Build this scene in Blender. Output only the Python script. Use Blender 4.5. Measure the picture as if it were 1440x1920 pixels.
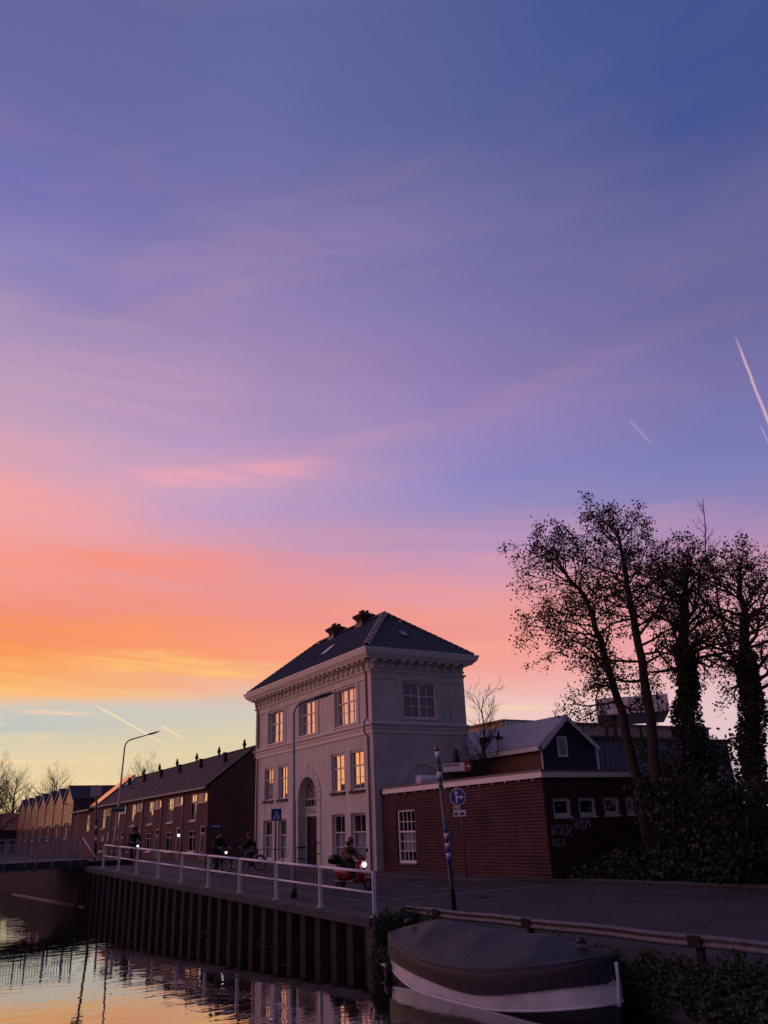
import bpy, math, random
import numpy as np
from mathutils import Vector, Matrix
random.seed(7)
PI = math.pi
scene = bpy.context.scene
col = scene.collection
for o in list(bpy.data.objects): bpy.data.objects.remove(o)

# ------------------------------------------------------------------ camera
FPX, PITCH, ROLL, YAW = 1527.0, math.radians(21.264), math.radians(-2.294), math.radians(31.623)
CAM = np.array([0.0, 0.0, 1.9])
_F = np.array([math.sin(YAW)*math.cos(PITCH), math.cos(YAW)*math.cos(PITCH), math.sin(PITCH)])
_R0 = np.array([math.cos(YAW), -math.sin(YAW), 0.0]); _U0 = np.cross(_R0, _F)
_R = _R0*math.cos(ROLL)+_U0*math.sin(ROLL); _U = -_R0*math.sin(ROLL)+_U0*math.cos(ROLL)
cd = bpy.data.cameras.new('camera'); cam = bpy.data.objects.new('camera', cd); col.objects.link(cam)
cd.sensor_fit = 'VERTICAL'; cd.sensor_height = 36.0; cd.lens = 36.0*FPX/1920.0
cd.clip_start = 0.1; cd.clip_end = 20000
M = Matrix.Identity(4)
for i in range(3):
    M[i][0] = _R[i]; M[i][1] = _U[i]; M[i][2] = -_F[i]; M[i][3] = CAM[i]
cam.matrix_world = M
scene.camera = cam
scene.render.resolution_x = 768; scene.render.resolution_y = 1024
def ray(x, y): return _F+_R*((x-720)/FPX)-_U*((y-960)/FPX)
def onx(x, y, X): d = ray(x, y); return Vector(CAM+d*((X-CAM[0])/d[0]))
def ony(x, y, Y): d = ray(x, y); return Vector(CAM+d*((Y-CAM[1])/d[1]))
def onz(x, y, Z): d = ray(x, y); return Vector(CAM+d*((Z-CAM[2])/d[2]))
def azel(x, y):
    d = ray(x, y); return math.degrees(math.atan2(d[0], d[1])), math.degrees(math.atan2(d[2], math.hypot(d[0], d[1])))

# ------------------------------------------------------------------ sky
def lin(c):
    out = []
    for v in c[:3]:
        v = v/255.0
        out.append(v/12.92 if v <= 0.04045 else ((v+0.055)/1.055)**2.4)
    return tuple(out)+(1.0,)
SUN_AZ, SUN_EL = math.radians(-16), math.radians(-1.5)      # just set
world = bpy.data.worlds.new('World'); scene.world = world; world.use_nodes = True
nt = world.node_tree; nt.nodes.clear(); N = nt.nodes; L = nt.links
def nd(t, **kw):
    n = N.new(t)
    for k, v in kw.items(): setattr(n, k, v)
    return n
def setin(n, i, v):
    if hasattr(v, 'is_output'): L.new(v, n.inputs[i])
    else: n.inputs[i].default_value = v
def mth(op, a, b=None, c=None, clamp=False):
    n = nd('ShaderNodeMath', operation=op, use_clamp=clamp); setin(n, 0, a)
    if b is not None: setin(n, 1, b)
    if c is not None: setin(n, 2, c)
    return n.outputs[0]
def vmth(op, a, b=None):
    n = nd('ShaderNodeVectorMath', operation=op); setin(n, 0, a)
    if b is not None: setin(n, 1, b)
    return n
def mrange(v, a, b, c=0.0, d=1.0, smooth=False):
    n = nd('ShaderNodeMapRange'); n.clamp = True
    if smooth: n.interpolation_type = 'SMOOTHSTEP'
    setin(n, 0, v); setin(n, 1, a); setin(n, 2, b); setin(n, 3, c); setin(n, 4, d)
    return n.outputs[0]
def mixc(f, a, b, mode='MIX'):
    n = nd('ShaderNodeMix', data_type='RGBA', blend_type=mode); setin(n, 0, f); setin(n, 6, a); setin(n, 7, b)
    return n.outputs[2]
tc = nd('ShaderNodeTexCoord'); DIR = vmth('NORMALIZE', tc.outputs['Generated']).outputs[0]
sep = nd('ShaderNodeSeparateXYZ'); L.new(DIR, sep.inputs[0])
dx, dy, dz = sep.outputs
el = mth('MULTIPLY', mth('ARCSINE', dz), 180/PI)
az = mth('MULTIPLY', mth('ARCTAN2', dx, dy), 180/PI)
def noise(vec, scale, detail=4, rough=0.55, dist=0.0):
    n = nd('ShaderNodeTexNoise'); L.new(vec, n.inputs['Vector'])
    n.inputs['Scale'].default_value = scale; n.inputs['Detail'].default_value = detail
    n.inputs['Roughness'].default_value = rough; n.inputs['Distortion'].default_value = dist
    return n.outputs[0]
def comb(a, b, c):
    n = nd('ShaderNodeCombineXYZ'); setin(n, 0, a); setin(n, 1, b); setin(n, 2, c); return n.outputs[0]
# cirrus streaks are laid out in azimuth and elevation, long and flat, tilted a little
tilt = mth('ADD', el, mth('MULTIPLY', az, 0.10))
v1 = comb(mth('MULTIPLY', az, 0.030), mth('MULTIPLY', tilt, 0.22), 1.7)
v2 = comb(mth('MULTIPLY', az, 0.050), mth('MULTIPLY', mth('ADD', el, mth('MULTIPLY', az, 0.07)), 0.60), 8.3)
v5 = comb(mth('MULTIPLY', az, 0.10), mth('MULTIPLY', mth('ADD', el, mth('MULTIPLY', az, 0.03)), 1.25), 2.2)
v4 = comb(mth('MULTIPLY', az, 0.045), mth('MULTIPLY', mth('ADD', el, mth('MULTIPLY', az, -0.10)), 0.26), 8.3)
v3 = comb(mth('MULTIPLY', az, 0.018), mth('MULTIPLY', el, 0.045), 4.4)
n1 = noise(v1, 1.0, 5, 0.55, 0.8); n2 = noise(v2, 1.0, 6, 0.6, 1.2); n3 = noise(v3, 1.0, 3, 0.5, 0.4)
amp = mrange(el, 5.0, 15.0, 0.8, 4.0)
warp = mth('ADD', mth('MULTIPLY', mth('SUBTRACT', n1, 0.5), amp), mth('MULTIPLY', mth('SUBTRACT', n3, 0.5), mrange(el, 8, 30, 0.0, 11.0)))
warp = mth('ADD', warp, mth('MULTIPLY', mth('SUBTRACT', n2, 0.5), mth('MULTIPLY', mrange(el, 7.5, 11, 0.4, 6.5), mrange(el, 15, 24, 1.0, 0.35))))
elw = mth('ADD', el, warp)
COLS = [
 (13.0, 20, [(0,(99,101,157)),(193,(105,106,165)),(370,(119,115,178)),(540,(155,140,187)),(655,(186,154,187)),(770,(199,160,187)),(871,(219,164,180)),(963,(237,164,168)),(1064,(244,155,140)),(1118,(244,145,118)),(1195,(251,150,88)),(1264,(250,180,105)),(1298,(250,192,132)),(1322,(205,200,190)),(1364,(188,195,193)),(1390,(212,204,180)),(1426,(234,211,172)),(1500,(240,211,160)),(1590,(246,206,140))]),
 (28.0, 460, [(0,(94,102,156)),(203,(100,106,162)),(372,(117,113,169)),(474,(138,126,175)),(541,(144,129,180)),(677,(168,140,184)),(812,(182,153,196)),(893,(204,162,192)),(948,(196,158,196)),(1015,(218,156,172)),(1083,(234,150,150)),(1151,(242,148,130)),(1218,(250,155,116)),(1252,(248,164,124)),(1290,(240,182,156)),(1330,(205,200,190)),(1390,(222,206,172)),(1470,(233,208,160)),(1590,(236,202,146))]),
 (47.0, 920, [(0,(86,96,152)),(211,(90,99,155)),(351,(103,106,160)),(457,(119,114,167)),(562,(127,119,172)),(668,(139,123,174)),(773,(152,133,186)),(879,(142,135,194)),(949,(157,141,190)),(1019,(190,150,188)),(1090,(220,155,173)),(1160,(235,151,147)),(1230,(245,160,148)),(1275,(241,168,162)),(1330,(240,198,192)),(1450,(236,206,196)),(1590,(228,198,186))]),
 (66.0, 1420, [(0,(65,85,145)),(156,(70,86,146)),(260,(85,92,150)),(416,(107,104,156)),(520,(112,108,161)),(677,(121,115,170)),(833,(122,124,184)),(911,(137,130,184)),(990,(168,137,182)),(1090,(203,150,176)),(1190,(228,168,182)),(1320,(226,194,203)),(1590,(212,188,196))]),
]
E0, E1 = -4.0, 66.0
def ramp(stops):
    r = nd('ShaderNodeValToRGB'); r.color_ramp.interpolation = 'EASE' if False else 'LINEAR'
    e = r.color_ramp.elements
    stops = sorted(stops)
    e[0].position = stops[0][0]; e[0].color = lin(stops[0][1]); e[1].position = stops[-1][0]; e[1].color = lin(stops[-1][1])
    for p, c in stops[1:-1]:
        s = e.new(p); s.color = lin(c)
    L.new(mrange(elw, E0, E1), r.inputs[0]); return r.outputs[0]
pos = lambda q: min(1, max(0, (q-E0)/(E1-E0)))
outs = []
for d0, cx, st in COLS:
    s = [(pos(azel(cx, y)[1]), c) for y, c in st]; s.append((1.0, tuple(int(v*0.88) for v in st[0][1])))
    outs.append((d0, ramp(s)))
anti = ramp([(pos(0), (76,71,98)), (pos(6), (86,74,102)), (pos(16), (70,70,104)), (pos(32), (58,66,106)), (1.0, (48,62,108))])
outs.append((140.0, anti))
# the sky left of the frame, as the windows of the house mirror it: the orange band hangs lower there
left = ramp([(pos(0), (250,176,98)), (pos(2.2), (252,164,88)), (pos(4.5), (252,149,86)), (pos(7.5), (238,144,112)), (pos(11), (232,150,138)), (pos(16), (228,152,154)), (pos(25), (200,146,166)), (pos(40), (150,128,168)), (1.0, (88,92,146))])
AZ0 = -8.0
ad = mth('SUBTRACT', az, AZ0)
ad = mth('ADD', ad, mth('MULTIPLY', mth('SUBTRACT', n3, 0.5), 12.0))
sky = outs[0][1]
for (da, _), (db, cb) in zip(outs[:-1], outs[1:]):
    sky = mixc(mrange(ad, da, db), sky, cb)
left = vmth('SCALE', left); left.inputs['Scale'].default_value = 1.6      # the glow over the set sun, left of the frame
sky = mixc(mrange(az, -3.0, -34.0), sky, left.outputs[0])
sky = mixc(mrange(az, -86.0, -132.0), sky, anti)
# thin pink cirrus veil
veil = mrange(noise(v4, 0.75, 4, 0.5, 0.5), 0.46, 0.86, 0, 1, True)
veil = mth('MULTIPLY', veil, mth('MULTIPLY', mrange(el, 3, 11, 0.25, 1), mrange(el, 24, 48, 1, 0.15)))
veil = mth('MULTIPLY', veil, mrange(ad, 25, 85, 0.34, 0.10))
sky = mixc(veil, sky, lin((250, 168, 150)))
low = mth('MULTIPLY', mrange(noise(v5, 1.0, 4, 0.55, 0.3), 0.54, 0.70, 0, 1, True), mth('MULTIPLY', mrange(el, 1.5, 4, 0, 1), mrange(el, 7, 9.5, 0.75, 0.0)))
low = mth('MULTIPLY', low, mth('MULTIPLY', mrange(ad, 38, 70, 1, 0), mrange(az, -90, -60, 0, 1)))
sky = mixc(low, sky, lin((255, 214, 160)))
# condensation trails: great-circle streaks of the sky itself
def trail(p, q, wdeg, strength, colr, soft=0.15):
    global sky
    a = Vector(ray(*p)).normalized(); b = Vector(ray(*q)).normalized()
    n = a.cross(b).normalized(); m = (a+b).normalized(); t = n.cross(m).normalized(); half = math.acos(max(-1, min(1, a.dot(m))))
    wob = mth('MULTIPLY', mth('SUBTRACT', noise(DIR, 60, 3), 0.5), math.radians(wdeg)*1.2)
    dist = mth('ABSOLUTE', mth('ADD', vmth('DOT_PRODUCT', DIR, tuple(n)).outputs['Value'], wob))
    al = vmth('DOT_PRODUCT', DIR, tuple(t)).outputs['Value']; s = math.sin(half)
    sg = 1 if b.dot(t) > 0 else -1
    al = mth('MULTIPLY', al, sg)
    w = mth('MULTIPLY', mrange(al, -s, s, 1.0, 0.55), math.radians(wdeg))
    f = mth('SUBTRACT', 1.0, mth('DIVIDE', dist, w), clamp=True)
    f = mth('MULTIPLY', mth('POWER', f, 0.8), mth('MULTIPLY', mrange(al, -s, -s+2*s*soft), mrange(al, s-2*s*soft, s, 1, 0)))
    front = mth('GREATER_THAN', vmth('DOT_PRODUCT', DIR, tuple(m)).outputs['Value'], 0.5)
    sky = mixc(mth('MULTIPLY', mth('MULTIPLY', f, front), strength), sky, lin(colr))
FIB = mrange(noise(comb(mth('MULTIPLY', az, 0.11), mth('MULTIPLY', tilt, 1.3), 3.1), 1.0, 6, 0.62, 0.8), 0.32, 0.68, 0.2, 1.0, True)
BEND = mth('MULTIPLY', mth('SUBTRACT', n1, 0.5), 0.05)
def wisp(p, q, wdeg, strength, colr):
    # a soft, fibrous band of cirrus along the great circle p-q
    global sky
    a = Vector(ray(*p)).normalized(); b = Vector(ray(*q)).normalized(); n = a.cross(b).normalized(); m = (a+b).normalized(); t = n.cross(m).normalized(); s_ = math.sin(math.acos(max(-1, min(1, a.dot(m)))))
    al = mth('ABSOLUTE', vmth('DOT_PRODUCT', DIR, tuple(t)).outputs['Value']); of = mth('ABSOLUTE', mth('MULTIPLY_ADD', BEND, min(1.0, wdeg), vmth('DOT_PRODUCT', DIR, tuple(n)).outputs['Value']))
    f = mth('MULTIPLY', mrange(of, 0.0, math.radians(wdeg), strength, 0.0, True), mrange(al, s_*0.25, s_, 1, 0, True))
    sky = mixc(mth('MULTIPLY', f, FIB), sky, lin(colr))
wisp((100,912),(700,864), 1.1, 0.75, (244,166,178)); wisp((-150,905),(330,985), 2.6, 0.7, (250,164,154)); wisp((-250,1045),(640,1066), 1.5, 0.7, (252,140,118))
wisp((-200,650),(560,790), 4.0, 0.45, (208,164,188)); wisp((40,1235),(600,1262), 0.8, 0.9, (255,208,122)); wisp((-150,1298),(440,1312), 0.5, 0.8, (255,190,112))
wisp((-60,1378),(130,1383), 0.35, 0.95, (255,216,160)); wisp((0,1333),(200,1340), 0.2, 0.95, (252,208,172)); wisp((60,540),(900,440), 2.4, 0.3, (170,142,180))
trail((172,1318),(318,1400), 0.10, 0.9, (255,226,170)); trail((298,1358),(354,1391), 0.10, 0.8, (255,222,170))
trail((1480,893),(1376,624), 0.16, 0.75, (240,190,200)); trail((1470,890),(1421,790), 0.11, 0.5, (210,170,205))
trail((1222,832),(1178,785), 0.15, 0.45, (190,160,205))
nsk = nd('ShaderNodeTexSky', sky_type='NISHITA'); nsk.sun_disc = False; nsk.sun_elevation = SUN_EL; nsk.sun_rotation = SUN_AZ
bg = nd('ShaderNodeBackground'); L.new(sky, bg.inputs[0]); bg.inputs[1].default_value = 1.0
bg2 = nd('ShaderNodeBackground'); L.new(nsk.outputs[0], bg2.inputs[0]); bg2.inputs[1].default_value = 0.004
ads = nd('ShaderNodeAddShader'); L.new(bg.outputs[0], ads.inputs[0]); L.new(bg2.outputs[0], ads.inputs[1])
wo = nd('ShaderNodeOutputWorld'); L.new(ads.outputs[0], wo.inputs[0])
# ------------------------------------------------------------------ sun (just at the horizon)
sl = bpy.data.lights.new('sun', 'SUN'); sl.energy = 0.3; sl.angle = math.radians(2); sl.color = (1.0, 0.55, 0.36)
so = bpy.data.objects.new('sun', sl); col.objects.link(so)
sdir = Vector((math.sin(SUN_AZ)*math.cos(SUN_EL), math.cos(SUN_AZ)*math.cos(SUN_EL), math.sin(SUN_EL)))
so.rotation_euler = sdir.to_track_quat('Z', 'Y').to_euler(); so.location = (0, 0, 60)
vs = scene.view_settings; vs.view_transform = 'Standard'; vs.look = 'None'; vs.gamma = 1.0; vs.exposure = 0.0; vs.use_curve_mapping = False
scene.display_settings.display_device = 'sRGB'

# ------------------------------------------------------------------ materials
MATS = {}
def mat(name, c, rough=0.8, var=0.18, vscale=3.0, bump=0.0, bscale=30.0, metal=0.0, spec=0.4, brick=None, wave=None, coat=0.0, floor=False, streak=0.0):
    if name in MATS: return MATS[name]
    m = bpy.data.materials.new(name); m.use_nodes = True
    t = m.node_tree; nn = t.nodes; lk = t.links
    b = nn['Principled BSDF']; b.inputs['Roughness'].default_value = rough; b.inputs['Metallic'].default_value = metal
    b.inputs['Specular IOR Level'].default_value = spec; b.inputs['Coat Weight'].default_value = coat
    g = nn.new('ShaderNodeNewGeometry')
    nz = nn.new('ShaderNodeTexNoise'); nz.inputs['Scale'].default_value = vscale; nz.inputs['Detail'].default_value = 6; nz.inputs['Roughness'].default_value = 0.6
    lk.new(g.outputs['Position'], nz.inputs['Vector'])
    cr = nn.new('ShaderNodeMix'); cr.data_type = 'RGBA'
    cl = [max(0, v*(1-var)) for v in c]; ch = [min(1, v*(1+var)) for v in c]
    cr.inputs[6].default_value = (*cl, 1); cr.inputs[7].default_value = (*ch, 1)
    mr = nn.new('ShaderNodeMapRange'); mr.inputs[1].default_value = 0.3; mr.inputs[2].default_value = 0.7
    lk.new(nz.outputs[0], mr.inputs[0]); lk.new(mr.outputs[0], cr.inputs[0])
    outc = cr.outputs[2]
    if streak:
        mp = nn.new('ShaderNodeMapping'); mp.inputs['Scale'].default_value = (2.6, 2.6, 0.22); lk.new(g.outputs['Position'], mp.inputs[0])
        sz = nn.new('ShaderNodeTexNoise'); sz.inputs['Scale'].default_value = 1.0; sz.inputs['Detail'].default_value = 7; sz.inputs['Roughness'].default_value = 0.65; lk.new(mp.outputs[0], sz.inputs['Vector'])
        sr = nn.new('ShaderNodeMapRange'); sr.inputs[1].default_value = 0.48; sr.inputs[2].default_value = 0.75; sr.inputs[3].default_value = 1.0; sr.inputs[4].default_value = 1.0-streak; lk.new(sz.outputs[0], sr.inputs[0])
        sm2 = nn.new('ShaderNodeVectorMath'); sm2.operation = 'SCALE'; lk.new(outc, sm2.inputs[0]); lk.new(sr.outputs[0], sm2.inputs['Scale']); outc = sm2.outputs[0]
    if brick:
        sx = nn.new('ShaderNodeSeparateXYZ'); lk.new(g.outputs['Position'], sx.inputs[0])
        ad_ = nn.new('ShaderNodeMath'); lk.new(sx.outputs[0], ad_.inputs[0]); lk.new(sx.outputs[1], ad_.inputs[1])
        cb = nn.new('ShaderNodeCombineXYZ'); lk.new(sx.outputs[0] if floor else ad_.outputs[0], cb.inputs[0]); lk.new(sx.outputs[1 if floor else 2], cb.inputs[1])
        bk = nn.new('ShaderNodeTexBrick'); lk.new(cb.outputs[0], bk.inputs[0])
        bw, bh, mc = brick
        bk.inputs['Scale'].default_value = 1.0; bk.inputs['Brick Width'].default_value = bw; bk.inputs['Row Height'].default_value = bh
        bk.inputs['Mortar Size'].default_value = 0.006; bk.inputs['Bias'].default_value = 0.0
        bk.inputs['Color1'].default_value = (0.75, 0.75, 0.75, 1); bk.inputs['Color2'].default_value = (1.15, 1.1, 1.1, 1)
        bk.inputs['Mortar'].default_value = (*mc, 1)
        ml = nn.new('ShaderNodeMix'); ml.data_type = 'RGBA'; ml.blend_type = 'MULTIPLY'; ml.inputs[0].default_value = 1
        lk.new(outc, ml.inputs[6]); lk.new(bk.outputs['Color'], ml.inputs[7]); outc = ml.outputs[2]
    lk.new(outc, b.inputs['Base Color'])
    # dirt shows in roughness too
    rr = nn.new('ShaderNodeMapRange'); rr.inputs[3].default_value = max(0, rough-0.08); rr.inputs[4].default_value = min(1, rough+0.08)
    lk.new(nz.outputs[0], rr.inputs[0]); lk.new(rr.outputs[0], b.inputs['Roughness'])
    if bump:
        bz = nn.new('ShaderNodeTexNoise'); bz.inputs['Scale'].default_value = bscale; bz.inputs['Detail'].default_value = 4
        lk.new(g.outputs['Position'], bz.inputs['Vector'])
        bp = nn.new('ShaderNodeBump'); bp.inputs['Strength'].default_value = bump; bp.inputs['Distance'].default_value = 0.02
        lk.new(bz.outputs[0], bp.inputs['Height']); lk.new(bp.outputs[0], b.inputs['Normal'])
    MATS[name] = m; return m
def glass_mat(name, c=(0.012, 0.012, 0.016), refl=0.6, rough=0.015, tint=(1, 1, 1)):
    m = bpy.data.materials.new(name); m.use_nodes = True; t = m.node_tree; nn = t.nodes; lk = t.links
    b = nn['Principled BSDF']; b.inputs['Base Color'].default_value = (*c, 1); b.inputs['Roughness'].default_value = 0.3; b.inputs['Specular IOR Level'].default_value = 0.2
    gl = nn.new('ShaderNodeBsdfGlossy'); gl.inputs['Roughness'].default_value = rough; gl.inputs['Color'].default_value = (*tint, 1)
    g = nn.new('ShaderNodeNewGeometry'); nz = nn.new('ShaderNodeTexNoise'); nz.inputs['Scale'].default_value = 1.3; lk.new(g.outputs['Position'], nz.inputs['Vector'])
    bp = nn.new('ShaderNodeBump'); bp.inputs['Strength'].default_value = 0.08; bp.inputs['Distance'].default_value = 0.05; lk.new(nz.outputs[0], bp.inputs['Height']); lk.new(bp.outputs[0], gl.inputs['Normal'])
    mx = nn.new('ShaderNodeMixShader'); mx.inputs[0].default_value = refl
    lk.new(b.outputs[0], mx.inputs[1]); lk.new(gl.outputs[0], mx.inputs[2]); lk.new(mx.outputs[0], nn['Material Output'].inputs[0])
    MATS[name] = m; return m
def emit_mat(name, c, s):
    m = bpy.data.materials.new(name); m.use_nodes = True; b = m.node_tree.nodes['Principled BSDF']
    b.inputs['Emission Color'].default_value = (*c, 1); b.inputs['Emission Strength'].default_value = s; b.inputs['Base Color'].default_value = (*c, 1)
    MATS[name] = m; return m
stucco = mat('stucco', (0.60, 0.595, 0.545), 0.85, 0.12, 0.9, 0.15, 40, streak=0.26)
trim = mat('trim_paint', (0.68, 0.67, 0.63), 0.6, 0.08, 2.0)
white = mat('white_paint', (0.80, 0.79, 0.77), 0.45, 0.08, 3.0)
joinery = mat('joinery_paint', (0.62, 0.62, 0.64), 0.45, 0.08, 3.0)
pane_m = glass_mat('window_glass', refl=0.62)
pane_dark = glass_mat('window_glass_old', refl=0.16)
_t = pane_dark.node_tree; _tb = _t.nodes.new('ShaderNodeBsdfTransparent'); _tb.inputs[0].default_value = (0.72, 0.74, 0.76, 1)
for _l in list(_t.links):
    if _l.to_node.type == 'MIX_SHADER' and _l.from_node.type == 'BSDF_PRINCIPLED': _t.links.remove(_l)
_mx = [q for q in _t.nodes if q.type == 'MIX_SHADER'][0]; _t.links.new(_tb.outputs[0], _mx.inputs[1])
curtain_m = mat('curtain', (0.62, 0.64, 0.72), 0.9, 0.15, 9)
tile_m = mat('roof_tile', (0.040, 0.040, 0.050), 0.45, 0.3, 5, 0.1, 60)
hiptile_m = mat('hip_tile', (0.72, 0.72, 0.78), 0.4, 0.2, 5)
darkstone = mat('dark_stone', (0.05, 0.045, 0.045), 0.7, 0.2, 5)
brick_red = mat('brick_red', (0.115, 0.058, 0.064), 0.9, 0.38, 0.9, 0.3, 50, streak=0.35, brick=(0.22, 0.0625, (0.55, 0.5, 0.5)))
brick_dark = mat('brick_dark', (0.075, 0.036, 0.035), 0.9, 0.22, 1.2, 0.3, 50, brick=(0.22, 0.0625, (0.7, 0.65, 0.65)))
brick_brown = mat('brick_brown', (0.22, 0.12, 0.09), 0.9, 0.2, 1.2, 0.2, 50, brick=(0.22, 0.0625, (0.8, 0.8, 0.8)))
chim_m = mat('chimney_brick', (0.07, 0.045, 0.04), 0.9, 0.25, 3, 0.2, 40)
black_m = mat('black_paint', (0.012, 0.012, 0.014), 0.4, 0.2, 4)
door_m = mat('door_paint', (0.014, 0.010, 0.011), 0.35, 0.2, 4)
galv = mat('galvanised', (0.12, 0.12, 0.13), 0.55, 0.4, 5, metal=0.3)
railpaint = mat('rail_paint', (0.78, 0.77, 0.78), 0.32, 0.10, 6)
lampgrey = mat('lamp_grey', (0.30, 0.31, 0.34), 0.4, 0.1, 4, metal=0.3)
concrete = mat('concrete', (0.070, 0.064, 0.064), 0.9, 0.3, 2.5, 0.3, 25)
asphalt = mat('street_clinker', (0.040, 0.034, 0.037), 0.8, 0.4, 0.45, 0.6, 30, brick=(0.42, 0.16, (0.45, 0.42, 0.42)), floor=True)
paving = mat('paving', (0.058, 0.050, 0.050), 0.8, 0.4, 0.6, 0.6, 25, brick=(0.5, 0.5, (0.45, 0.42, 0.42)), floor=True)
paint_line = mat('road_paint', (0.26, 0.25, 0.26), 0.7, 0.5, 5)
soil = mat('soil', (0.03, 0.026, 0.02), 0.95, 0.4, 2, 0.5, 12)
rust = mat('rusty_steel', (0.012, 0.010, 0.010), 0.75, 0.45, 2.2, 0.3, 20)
steel_dark = mat('dark_steel', (0.05, 0.048, 0.05), 0.6, 0.3, 3)
bark = mat('bark', (0.040, 0.034, 0.030), 0.95, 0.3, 6, 0.6, 30)
leaf_m = mat('alder_leaf', (0.036, 0.036, 0.022), 0.7, 0.5, 1.5)
ivy_m = mat('ivy_leaf', (0.020, 0.030, 0.016), 0.65, 0.5, 2)
nettle_m = mat('nettle_leaf', (0.045, 0.070, 0.026), 0.7, 0.5, 2)
yellow_m = mat('autumn_leaf', (0.26, 0.17, 0.03), 0.7, 0.5, 3)
blue_sign = mat('blue_sign', (0.012, 0.06, 0.30), 0.35, 0.06, 4)
red_m = mat('red_enamel', (0.26, 0.014, 0.02), 0.3, 0.1, 4, coat=0.5)
glow = emit_mat('headlamp_glow', (1.0, 0.97, 0.93), 2.2)
glow_w = emit_mat('wall_lamp_glow', (1.0, 0.95, 0.88), 4.0)

# ------------------------------------------------------------------ mesh helpers
OFF = {}
class MB:
    def __init__(s): s.v = []; s.f = []
    def add(s, vs_, fs):
        n = len(s.v); s.v.extend([tuple(p) for p in vs_]); s.f.extend([tuple(n+i for i in f) for f in fs]); return s
    def quad(s, a, b, c, d): return s.add([a, b, c, d], [(0, 1, 2, 3)])
    def box(s, x0, x1, y0, y1, z0, z1):
        if x0 > x1: x0, x1 = x1, x0
        if y0 > y1: y0, y1 = y1, y0
        if z0 > z1: z0, z1 = z1, z0
        return s.add([(x0,y0,z0),(x1,y0,z0),(x1,y1,z0),(x0,y1,z0),(x0,y0,z1),(x1,y0,z1),(x1,y1,z1),(x0,y1,z1)],
                     [(0,3,2,1),(4,5,6,7),(0,1,5,4),(1,2,6,5),(2,3,7,6),(3,0,4,7)])
    def bbox(s, x0, x1, y0, y1, z0, z1, b=0.01):
        # box with chamfered vertical section (cheap bevel): loft of inset rectangles
        if x0 > x1: x0, x1 = x1, x0
        if y0 > y1: y0, y1 = y1, y0
        rs = []
        for (i, z) in ((b, z0), (0, z0+b), (0, z1-b), (b, z1)):
            rs.append([(x0+i,y0+i,z),(x1-i,y0+i,z),(x1-i,y1-i,z),(x0+i,y1-i,z)])
        return s.loft(rs, cap=True)
    def loft(s, rings, closed=True, cap=True):
        n = len(rings[0]); vs_ = [p for r in rings for p in r]; fs = []
        for k in range(len(rings)-1):
            for i in range(n if closed else n-1):
                j = (i+1) % n; fs.append((k*n+i, k*n+j, (k+1)*n+j, (k+1)*n+i))
        if cap and closed:
            fs.append(tuple(reversed(range(n)))); fs.append(tuple((len(rings)-1)*n+i for i in range(n)))
        return s.add(vs_, fs)
    def tube(s, pts, rad, n=8, cap=True, squash=None):
        pts = [Vector(p) for p in pts]
        if not isinstance(rad, (list, tuple)): rad = [rad]*len(pts)
        rings = []; up = None
        for i, p in enumerate(pts):
            t = (pts[min(i+1, len(pts)-1)]-pts[max(i-1, 0)])
            if t.length < 1e-9: t = Vector((0, 0, 1))
            t.normalize()
            if up is None:
                up = Vector((0, 0, 1)) if abs(t.z) < 0.9 else Vector((1, 0, 0))
            a = t.cross(up)
            if a.length < 1e-6: a = t.cross(Vector((0, 1, 0)))
            a.normalize(); b = a.cross(t).normalized(); up = b
            rings.append([p+(a*math.cos(2*PI*k/n)+b*math.sin(2*PI*k/n))*rad[i] for k in range(n)])
        return s.loft(rings, True, cap)
    def prism(s, poly, axis, a0, a1):
        # poly: list of 2d; axis 'x','y','z' = extrusion axis
        def P(u, v, w): return {'x': (w, u, v), 'y': (u, w, v), 'z': (u, v, w)}[axis]
        return s.loft([[P(u, v, a0) for u, v in poly], [P(u, v, a1) for u, v in poly]])
    def lathe(s, prof, c, axis='z', n=16, d=None):
        # prof list (r, h); around axis through c
        rings = []
        if d is None: d = {'x': Vector((1,0,0)), 'y': Vector((0,1,0)), 'z': Vector((0,0,1))}[axis]
        d = Vector(d).normalized(); a = d.orthogonal().normalized(); b = d.cross(a)
        for r, h in prof: rings.append([Vector(c)+d*h+(a*math.cos(2*PI*k/n)+b*math.sin(2*PI*k/n))*max(r, 1e-4) for k in range(n)])
        return s.loft(rings)
    def obox(s, c, ax, ay, az_, hx, hy, hz):
        c = Vector(c); ax = Vector(ax).normalized()*hx; ay = Vector(ay).normalized()*hy; az_ = Vector(az_).normalized()*hz
        q = [c+ax*i+ay*j+az_*k for k in (-1, 1) for i, j in ((-1,-1),(1,-1),(1,1),(-1,1))]
        return s.add(q, [(0,3,2,1),(4,5,6,7),(0,1,5,4),(1,2,6,5),(2,3,7,6),(3,0,4,7)])
    def mesh(s, name, off=Vector((0,0,0)), smooth=False):
        me = bpy.data.meshes.new(name)
        me.from_pydata([(p[0]-off[0], p[1]-off[1], p[2]-off[2]) for p in s.v], [], s.f); me.update()
        if smooth:
            me.polygons.foreach_set('use_smooth', [True]*len(me.polygons))
        return me
    def build(s, name, m, parent=None, smooth=False, origin=None):
        off = OFF.get(parent.name, Vector((0,0,0))) if parent else (Vector(origin) if origin is not None else Vector((0,0,0)))
        o = bpy.data.objects.new(name, s.mesh(name, off, smooth)); col.objects.link(o)
        if m: o.data.materials.append(m)
        if parent: o.parent = parent
        else: o.location = off
        OFF[o.name] = off
        return o
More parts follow.
